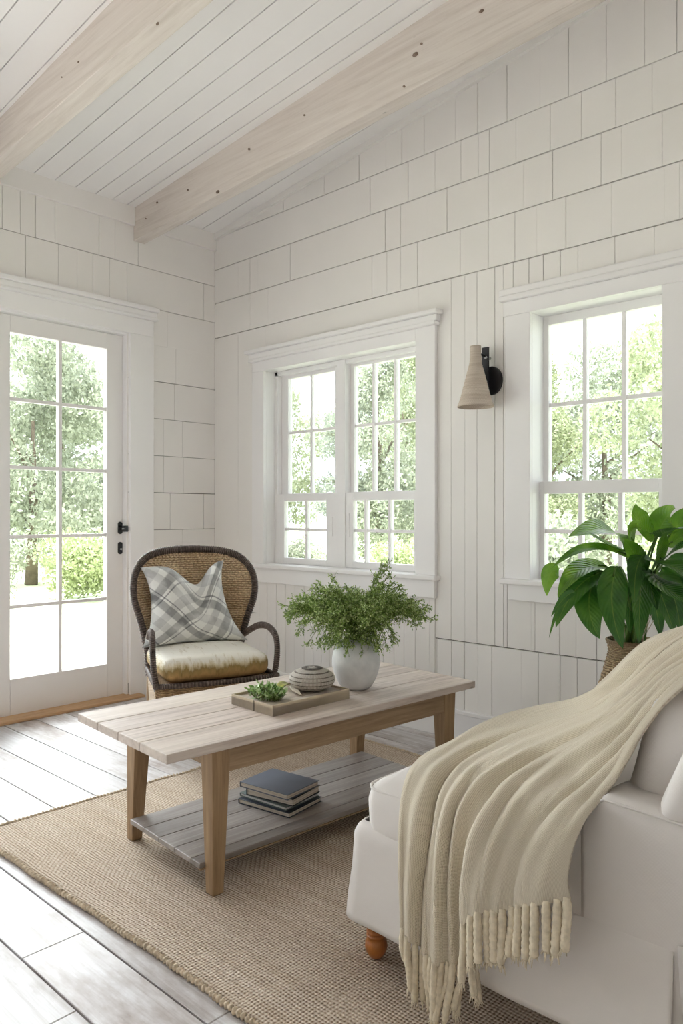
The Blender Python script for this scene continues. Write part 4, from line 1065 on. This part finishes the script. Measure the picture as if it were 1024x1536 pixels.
# back frame and back cushion
soft(3.436, 3.575, YB-.008, YE+.008, .532, .80, .04, n=20, wr=.004, shear=.40, seed=4).build('back_frame', M['linen'], parent=sf, smooth=True)
soft(3.335, 3.485, YB+.085, YE-.12, .452, .765, .05, puff=(.02, .005, .02), n=24, wr=.008, shear=.24, seed=9, ws=6).build('back_cushion', M['linen'], parent=sf, smooth=True)
soft(3.50, 3.63, YB+.004, YE-.004, .28, .56, .04, n=14, wr=.002, seed=5).build('back_base', M['linen'], parent=sf, smooth=True)
# turned legs
prof = [(.0001, .0), (.013, .0), (.0175, .004), (.025, .016), (.0275, .028), (.0255, .041), (.020, .048), (.0235, .051), (.0235, .055), (.019, .057), (.0235, .060), (.0235, .064), (.021, .067), (.0265, .077), (.0285, .088), (.027, .098), (.024, .103), (.029, .114), (.0345, .132), (.036, .15), (.036, .20), (.0001, .20)]
for x, y in ((2.772, YB+.04), (2.772, YE-.05), (3.56, YB+.05), (3.56, YE-.05)):
    b = MB(); b.lathe(prof, 28); b.build('leg', M['turned'], parent=sf, smooth=True, loc=(x-OX, y-OY, .0115))

# ================================================================ throw blanket
M['wool_plain'] = simple('cream_wool_fringe', srgb(222, 209, 186), .95, nscale=90, namt=.08, bstr=.5, bscale=500, spec=.1)
def knit():
    m, nt, b = new_mat('cream_woven_wool'); tc = N(nt, 'ShaderNodeTexCoord')
    mp = N(nt, 'ShaderNodeMapping'); mp.inputs['Rotation'].default_value = (0, 0, math.radians(40)); mp.inputs['Scale'].default_value = (1, 2.4, 1); L(nt, tc.outputs['UV'], mp.inputs[0])
    n = N(nt, 'ShaderNodeTexNoise', Scale=60.0, Detail=3.0); L(nt, tc.outputs['UV'], n.inputs['Vector'])
    s = N(nt, 'ShaderNodeSeparateXYZ'); L(nt, mp.outputs[0], s.inputs[0])
    k = 2*math.pi*150
    a = math_(nt, 'SINE', math_(nt, 'MULTIPLY', math_(nt, 'MULTIPLY_ADD', n.outputs[0], .004, s.outputs[0]), k)); c = math_(nt, 'SINE', math_(nt, 'MULTIPLY', s.outputs[1], k))
    h = math_(nt, 'MULTIPLY_ADD', math_(nt, 'MULTIPLY', a, c), .5, .5)
    col = ramp(nt, h, [(.1, srgb(200, 182, 156)), (.6, srgb(238, 227, 206))])
    L(nt, col, b.inputs['Base Color']); b.inputs['Roughness'].default_value = 1; b.inputs['Sheen Weight'].default_value = .35; b.inputs['Specular IOR Level'].default_value = .1
    n2 = N(nt, 'ShaderNodeTexNoise', Scale=700.0, Detail=2.0); L(nt, tc.outputs['Object'], n2.inputs['Vector'])
    bump(nt, b, math_(nt, 'ADD', h, n2.outputs[0]), .7, .0022); return m
M['wool'] = knit()
G = [
 # left edge, far side of the sofa front
 [(1095, 918, 1.42), (1024, 942, 1.53), (962, 967, 1.64), (906, 1020, 1.83), (872, 1046, 2.12), (800, 1061, 2.33), (738, 1079, 2.24), (680, 1110, 2.02), (630, 1138, 1.85), (605, 1182, 1.70), (599, 1290, 1.615), (601, 1392, 1.60)],
 [(1100, 925, 1.40), (1030, 950, 1.50), (975, 985, 1.58), (925, 1030, 1.73), (870, 1062, 1.95), (800, 1080, 2.08), (735, 1104, 2.00), (682, 1135, 1.85), (652, 1168, 1.715), (640, 1225, 1.615), (632, 1330, 1.58), (634, 1430, 1.575)],
 [(1105, 935, 1.39), (1040, 955, 1.475), (985, 995, 1.55), (940, 1038, 1.65), (890, 1072, 1.80), (825, 1095, 1.90), (765, 1118, 1.87), (712, 1150, 1.76), (682, 1188, 1.64), (668, 1245, 1.575), (664, 1340, 1.555), (668, 1440, 1.55)],
 [(1108, 948, 1.38), (1045, 968, 1.45), (992, 1003, 1.52), (948, 1045, 1.60), (900, 1080, 1.69), (850, 1106, 1.76), (797, 1132, 1.75), (745, 1165, 1.66), (712, 1205, 1.575), (697, 1260, 1.54), (692, 1345, 1.53), (697, 1436, 1.525)],
 [(1110, 958, 1.37), (1050, 978, 1.43), (1000, 1010, 1.49), (956, 1050, 1.56), (912, 1085, 1.63), (866, 1112, 1.68), (815, 1140, 1.66), (766, 1172, 1.59), (735, 1212, 1.50), (718, 1260, 1.482), (710, 1318, 1.478), (712, 1374, 1.475)],
 [(1110, 970, 1.36), (1055, 988, 1.41), (1006, 1018, 1.46), (966, 1058, 1.52), (928, 1095, 1.56), (888, 1124, 1.585), (846, 1154, 1.57), (805, 1188, 1.50), (776, 1228, 1.452), (760, 1270, 1.44), (752, 1320, 1.44), (752, 1366, 1.438)],
 [(1108, 985, 1.35), (1058, 1000, 1.385), (1012, 1028, 1.425), (974, 1068, 1.475), (944, 1106, 1.50), (912, 1140, 1.50), (878, 1172, 1.475), (843, 1205, 1.425), (818, 1242, 1.40), (803, 1280, 1.395), (796, 1322, 1.393), (798, 1357, 1.39)],
 [(1106, 1000, 1.34), (1062, 1012, 1.36), (1016, 1038, 1.39), (982, 1075, 1.43), (955, 1118, 1.45), (932, 1158, 1.44), (908, 1192, 1.405), (884, 1222, 1.372), (866, 1254, 1.357), (856, 1288, 1.352), (852, 1322, 1.352), (855, 1349, 1.35)],
]
G = [[at(p[0], p[1], p[2]-(.04 if 1 <= j <= 5 else 0)*min(1, i/3)) for j, p in enumerate(row)] for i, row in enumerate(G)]
def blanket_pt(u, v):
    cols = [catmull(row, v) for row in G]
    p = catmull(cols, u); return p
def blanket(u, v):
    p = blanket_pt(u, v); e = .004
    a = blanket_pt(min(1, u+e), v)-blanket_pt(max(0, u-e), v); c = blanket_pt(u, min(1, v+e))-blanket_pt(u, max(0, v-e))
    n = c.cross(a)
    if n.length > 1e-9: n.normalize()
    if n.dot(Vector((CAMX, CAMY, CAMZ))-p) < 0: n = -n
    amp = .007+.015*min(1, v*1.3)
    w = u+.03*math.sin(5*v+2)
    f = 1.5*(abs(math.sin(math.pi*(w*3.1+.22*v+.35)))**.75-.55)+.6*(abs(math.sin(math.pi*(w*6.7-.5*v)+.6))**.8-.5)+.25*math.sin(2*math.pi*(w*11+1.3*v))
    ed = min(1, min(u, 1-u)*12)
    flat = 1-.75*max(0, min(1, (u-.55)*5))*max(0, min(1, (v-.5)*4))
    return p+n*(amp*f*ed*flat+.0035*noise.noise((u*9, v*13, 2)))
bl = empty('throw_blanket', (2.95, -1.70, .3), label='cream woven throw with fringe draped over the sofa arm and back', cat='blanket')
off = Vector((2.95, -1.70, .3))
b = MB(); b.grid(lambda u, v: blanket(u, v)-off, 150, 170)
b.build('woven_cloth', M['wool'], parent=bl, smooth=True, solid=.007, offset=0)
# soft halo of loose wool fibres standing off the cloth
fz = MB(); rr = random.Random(12)
for k in range(16000):
    u, v = rr.random(), rr.uniform(.08, 1); p = blanket(u, v)-off
    d = Vector((rr.gauss(0, 1), rr.gauss(0, 1), rr.gauss(0, 1))).normalized(); n = (Vector((CAMX, CAMY, CAMZ+.6))-off-p).normalized()
    d = (d+n*.4).normalized(); s = d.orthogonal().normalized()*.00022; l = rr.uniform(.004, .0095)
    fz.add([p-s, p+s, p+d*l+Vector((0, 0, -.001))], [(0, 1, 2)])
tag(fz.build('wool_fuzz', M['wool_plain'], parent=bl), kind='stuff')
# fringe: twisted tassels along the hem
rr = random.Random(8); NT = 27
for k in range(NT):
    u = (k+.5)/NT; p = blanket(u, 1.0)
    short = u > .56
    n = (.098 if short else .115)*rr.uniform(.88, 1.1) if u > .03 else .12
    dx = rr.gauss(0, .0015)*(1 if short else 5); sp = rr.gauss(0, .0012 if short else .004)
    q = [p+Vector((0, 0, .006)), p+Vector((dx*.3*RT.x, dx*.3*RT.y, -n*.35)), p+Vector((dx*.7*RT.x+sp, dx*.7*RT.y+sp, -n*.7)), p+Vector((dx*RT.x+sp, dx*RT.y+sp*2, -n))]
    pts = [catmull(q, i/24)-off for i in range(25)]
    base = .0088 if short else .0078
    rs = [base*(.75+.25*min(1, i/4))*(1+.10*math.sin(i*1.9+k))*(1 if i < 23 else .8) for i in range(25)]
    t = MB(); t.tube(pts, rs, 8)
    e = pts[-1]                             # frayed end
    for j in range(9):
        a = rr.uniform(0, 6.28); r = rs[-1]*.8; s = e+Vector((r*math.cos(a), r*math.sin(a), 0.004)); w = s+Vector((r*math.cos(a)*.8, r*math.sin(a)*.8, -rr.uniform(.006, .02)))
        t.tube([s, (s+w)/2, w], [.0016, .0014, .0008], 4)
    t.build('tassel', M['wool_plain'], parent=bl, smooth=True)
# ================================================================ big-leaved plant in a woven basket
def big_leaf_mat(name, a, b_, c):
    m, nt, b = new_mat(name); tc = N(nt, 'ShaderNodeTexCoord'); s = N(nt, 'ShaderNodeSeparateXYZ'); L(nt, tc.outputs['UV'], s.inputs[0])
    x = math_(nt, 'ABSOLUTE', math_(nt, 'SUBTRACT', s.outputs[0], .5))
    mid = ramp(nt, x, [(.0, (1, 1, 1)), (.035, (0, 0, 0))])
    n = N(nt, 'ShaderNodeTexNoise', Scale=11.0, Detail=4.0); L(nt, tc.outputs['Object'], n.inputs['Vector'])
    col = ramp(nt, n.outputs[0], [(.3, a), (.5, b_), (.72, c)])
    vein = math_(nt, 'SINE', math_(nt, 'MULTIPLY', math_(nt, 'SUBTRACT', s.outputs[1], math_(nt, 'MULTIPLY', x, .55)), 75))
    col = mixc(nt, math_(nt, 'MULTIPLY', mid, .55), col, srgb(128, 160, 70))
    L(nt, col, b.inputs['Base Color']); b.inputs['Roughness'].default_value = .28; b.inputs['Specular IOR Level'].default_value = .5
    bump(nt, b, vein, .25, .003)
    t = N(nt, 'ShaderNodeBsdfTranslucent'); hs = N(nt, 'ShaderNodeHueSaturation'); hs.inputs['Value'].default_value = 1.5; L(nt, col, hs.inputs['Color']); L(nt, hs.outputs[0], t.inputs['Color'])
    mx = N(nt, 'ShaderNodeMixShader'); mx.inputs[0].default_value = .28; out = nt.nodes['Material Output']
    L(nt, b.outputs[0], mx.inputs[1]); L(nt, t.outputs[0], mx.inputs[2]); L(nt, mx.outputs[0], out.inputs[0]); return m
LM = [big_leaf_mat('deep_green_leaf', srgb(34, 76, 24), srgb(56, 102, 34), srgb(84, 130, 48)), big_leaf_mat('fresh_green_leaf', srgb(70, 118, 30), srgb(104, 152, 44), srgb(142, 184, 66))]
PC = at(948, 975, 2.62); PCX, PCY = PC.x, PC.y
pt = empty('potted_plant', (PCX, PCY, 0), label='large glossy broad-leaved plant in a woven basket behind the sofa', cat='plant')
o0 = Vector((PCX, PCY, 0))
# basket planter, tall and belly shaped
prof = [(.0001, .0), (.12, .0), (.135, .02), (.15, .10), (.155, .22), (.145, .34), (.12, .45), (.098, .53), (.086, .575), (.080, .60), (.084, .628), (.088, .64), (.080, .64), (.074, .60), (.08, .56), (.06, .55), (.0001, .55)]
PP = [Vector((r, z, 0)) for r, z in prof]; pr = [catmull(PP, i/150) for i in range(151)]
pr = [(max(.0001, p.x+(.0018*math.sin(i*1.7) if i > 10 else 0)), max(0, p.y)) for i, p in enumerate(pr)]
WP = wicker_mat('basket_weave', srgb(96, 70, 44), srgb(170, 138, 98), srgb(214, 190, 152), nu=60, nv=90)
b = MB(); b.lathe(pr, 64); b.build('basket_pot', WP, parent=pt, smooth=True)
crown_c = at(948, 880, 2.62)
VIEW = Vector((-FW.x, -FW.y, .0)).normalized()     # towards the room's viewer side
def leaf(base, ctrl, tip, w, n=(0, 0), mat=0, fold=.22, wave=.02, twist=0, stem=True):
    """points as (px, py, depth); n = normal offsets (right, up) added to the viewer direction"""
    B, C, T = at(*base)-o0, at(*ctrl)-o0, at(*tip)-o0
    nrm = Vector((VIEW.x+RT.x*n[0], VIEW.y+RT.y*n[0], n[1]))
    l = broad_leaf(B, C, T, w, nrm, fold=fold, wave=wave, nu=8, nv=20, twist=twist)
    o = l.build('leaf', LM[mat], parent=pt, smooth=True)
    if stem:
        s = MB(); c0 = Vector((random.uniform(-.03, .03), random.uniform(-.03, .03), .60)); m = c0.lerp(B, .6)+Vector((0, 0, .04))
        s.tube([catmull([c0, m, B, B+(C-B)*.3], i/12) for i in range(13)], [.0045-.002*i/12 for i in range(13)], 7); s.build('stem', M['stem2'], parent=o, smooth=True)
M['stem2'] = simple('petiole', srgb(84, 116, 48), .45)
D = 2.62
# behind, dark
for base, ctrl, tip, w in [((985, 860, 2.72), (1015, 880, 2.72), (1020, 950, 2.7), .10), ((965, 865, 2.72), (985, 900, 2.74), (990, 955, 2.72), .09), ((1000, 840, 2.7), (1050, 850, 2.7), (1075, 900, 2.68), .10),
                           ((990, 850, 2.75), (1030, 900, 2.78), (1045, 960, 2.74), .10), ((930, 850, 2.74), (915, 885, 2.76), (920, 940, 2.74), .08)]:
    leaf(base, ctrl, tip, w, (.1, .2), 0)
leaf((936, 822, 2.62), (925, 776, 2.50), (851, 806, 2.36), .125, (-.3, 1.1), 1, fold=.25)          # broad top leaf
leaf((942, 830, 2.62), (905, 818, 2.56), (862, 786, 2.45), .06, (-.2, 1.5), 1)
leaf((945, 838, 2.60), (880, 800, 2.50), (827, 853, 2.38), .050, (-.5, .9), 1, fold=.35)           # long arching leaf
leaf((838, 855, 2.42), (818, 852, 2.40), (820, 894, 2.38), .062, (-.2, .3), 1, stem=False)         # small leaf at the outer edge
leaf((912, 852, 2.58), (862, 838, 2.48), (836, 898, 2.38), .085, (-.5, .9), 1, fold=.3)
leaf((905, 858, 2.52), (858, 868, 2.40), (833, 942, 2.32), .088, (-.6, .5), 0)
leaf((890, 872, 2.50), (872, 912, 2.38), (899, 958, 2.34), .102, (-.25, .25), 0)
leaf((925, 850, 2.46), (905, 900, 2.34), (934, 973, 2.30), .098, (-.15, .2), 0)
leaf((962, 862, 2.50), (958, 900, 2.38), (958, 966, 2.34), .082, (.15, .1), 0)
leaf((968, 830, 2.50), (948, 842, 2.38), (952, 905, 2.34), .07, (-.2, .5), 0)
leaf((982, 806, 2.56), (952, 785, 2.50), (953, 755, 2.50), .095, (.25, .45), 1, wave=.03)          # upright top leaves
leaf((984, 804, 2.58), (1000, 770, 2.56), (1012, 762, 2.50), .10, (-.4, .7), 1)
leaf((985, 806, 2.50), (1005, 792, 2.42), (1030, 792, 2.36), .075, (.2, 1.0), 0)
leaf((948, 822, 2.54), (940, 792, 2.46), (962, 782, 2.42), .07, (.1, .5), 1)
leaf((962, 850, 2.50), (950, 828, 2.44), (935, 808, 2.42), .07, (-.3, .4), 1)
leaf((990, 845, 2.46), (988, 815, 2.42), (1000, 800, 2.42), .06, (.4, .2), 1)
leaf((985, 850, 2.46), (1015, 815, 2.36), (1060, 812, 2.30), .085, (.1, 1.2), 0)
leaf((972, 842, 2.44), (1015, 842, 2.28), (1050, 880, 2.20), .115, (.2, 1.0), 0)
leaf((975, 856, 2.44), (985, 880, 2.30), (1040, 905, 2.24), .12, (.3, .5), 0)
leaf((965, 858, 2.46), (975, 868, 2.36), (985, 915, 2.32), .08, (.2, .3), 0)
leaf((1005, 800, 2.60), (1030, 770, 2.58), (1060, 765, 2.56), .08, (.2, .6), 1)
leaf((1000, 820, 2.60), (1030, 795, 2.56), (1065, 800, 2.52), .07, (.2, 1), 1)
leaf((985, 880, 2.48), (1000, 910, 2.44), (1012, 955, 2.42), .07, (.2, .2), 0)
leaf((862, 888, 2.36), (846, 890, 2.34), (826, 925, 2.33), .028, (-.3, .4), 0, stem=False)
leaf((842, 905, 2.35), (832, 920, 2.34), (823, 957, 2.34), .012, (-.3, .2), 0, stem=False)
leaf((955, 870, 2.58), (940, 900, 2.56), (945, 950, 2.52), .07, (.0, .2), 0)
# fine fibres at the pot mouth
f = MB(); rr = random.Random(4)
for k in range(26):
    a = rr.uniform(0, 6.28); r = .05*rr.random(); f.tube([(r*math.cos(a), r*math.sin(a), .56), (1.3*r*math.cos(a), 1.3*r*math.sin(a), .66), (1.9*r*math.cos(a)+.01, 1.9*r*math.sin(a), .70+.05*rr.random())], .0014, 4)
f.build('dry_fibres', simple('dry_fibre', srgb(196, 184, 160), .8), parent=pt)
# ================================================================ daylight and camera
w = bpy.data.worlds.new('World'); SC.world = w; w.use_nodes = True
nt = w.node_tree; bg = nt.nodes['Background']
tc = N(nt, 'ShaderNodeTexCoord'); s = N(nt, 'ShaderNodeSeparateXYZ'); L(nt, tc.outputs['Generated'], s.inputs[0])
n = N(nt, 'ShaderNodeTexNoise', Scale=2.2, Detail=5.0); L(nt, tc.outputs['Generated'], n.inputs['Vector'])
c = ramp(nt, n.outputs[0], [(.35, (.80, .90, 1.0)), (.65, (.92, .96, 1.0))])
L(nt, c, bg.inputs['Color']); bg.inputs['Strength'].default_value = 1.7
sun = bpy.data.lights.new('sun', 'SUN'); sun.energy = 5; sun.angle = math.radians(8); sun.color = (1, .96, .9)
so = bpy.data.objects.new('sun', sun); COL.objects.link(so); so.rotation_euler = Vector((-.42, .55, -1.5)).to_track_quat('-Z', 'Y').to_euler()
hz = bpy.data.lights.new('sky_fill_sun', 'SUN'); hz.energy = 6; hz.angle = math.radians(50); hz.color = (.93, .97, 1)  # second sun lamp added as bright sky, lifting the door side of the room
ho = bpy.data.objects.new('sky_fill_sun', hz); COL.objects.link(ho); ho.rotation_euler = Vector((.84, -.16, -.52)).to_track_quat('-Z', 'Y').to_euler()
cam = bpy.data.cameras.new('camera'); co = bpy.data.objects.new('camera', cam); COL.objects.link(co); SC.camera = co
cam.sensor_fit = 'VERTICAL'; cam.sensor_height = 24; cam.lens = FPX/1536*24; cam.clip_start = .05; cam.clip_end = 200
co.location = (CAMX, CAMY, CAMZ)
co.rotation_euler = Vector((FW.x, FW.y, 0)).to_track_quat('-Z', 'Y').to_euler()
cam.shift_y = (770-768)/1536.0
SC.view_settings.view_transform = 'Standard'; SC.view_settings.look = 'None'; SC.view_settings.gamma = 1; SC.view_settings.use_curve_mapping = False
SC.view_settings.exposure = 0.92
try:
    SC.cycles.use_denoising = True; SC.cycles.max_bounces = 10; SC.cycles.diffuse_bounces = 6; SC.cycles.transparent_max_bounces = 16; SC.cycles.sample_clamp_indirect = 6
    SC.cycles.caustics_reflective = False; SC.cycles.caustics_refractive = False
except Exception: pass
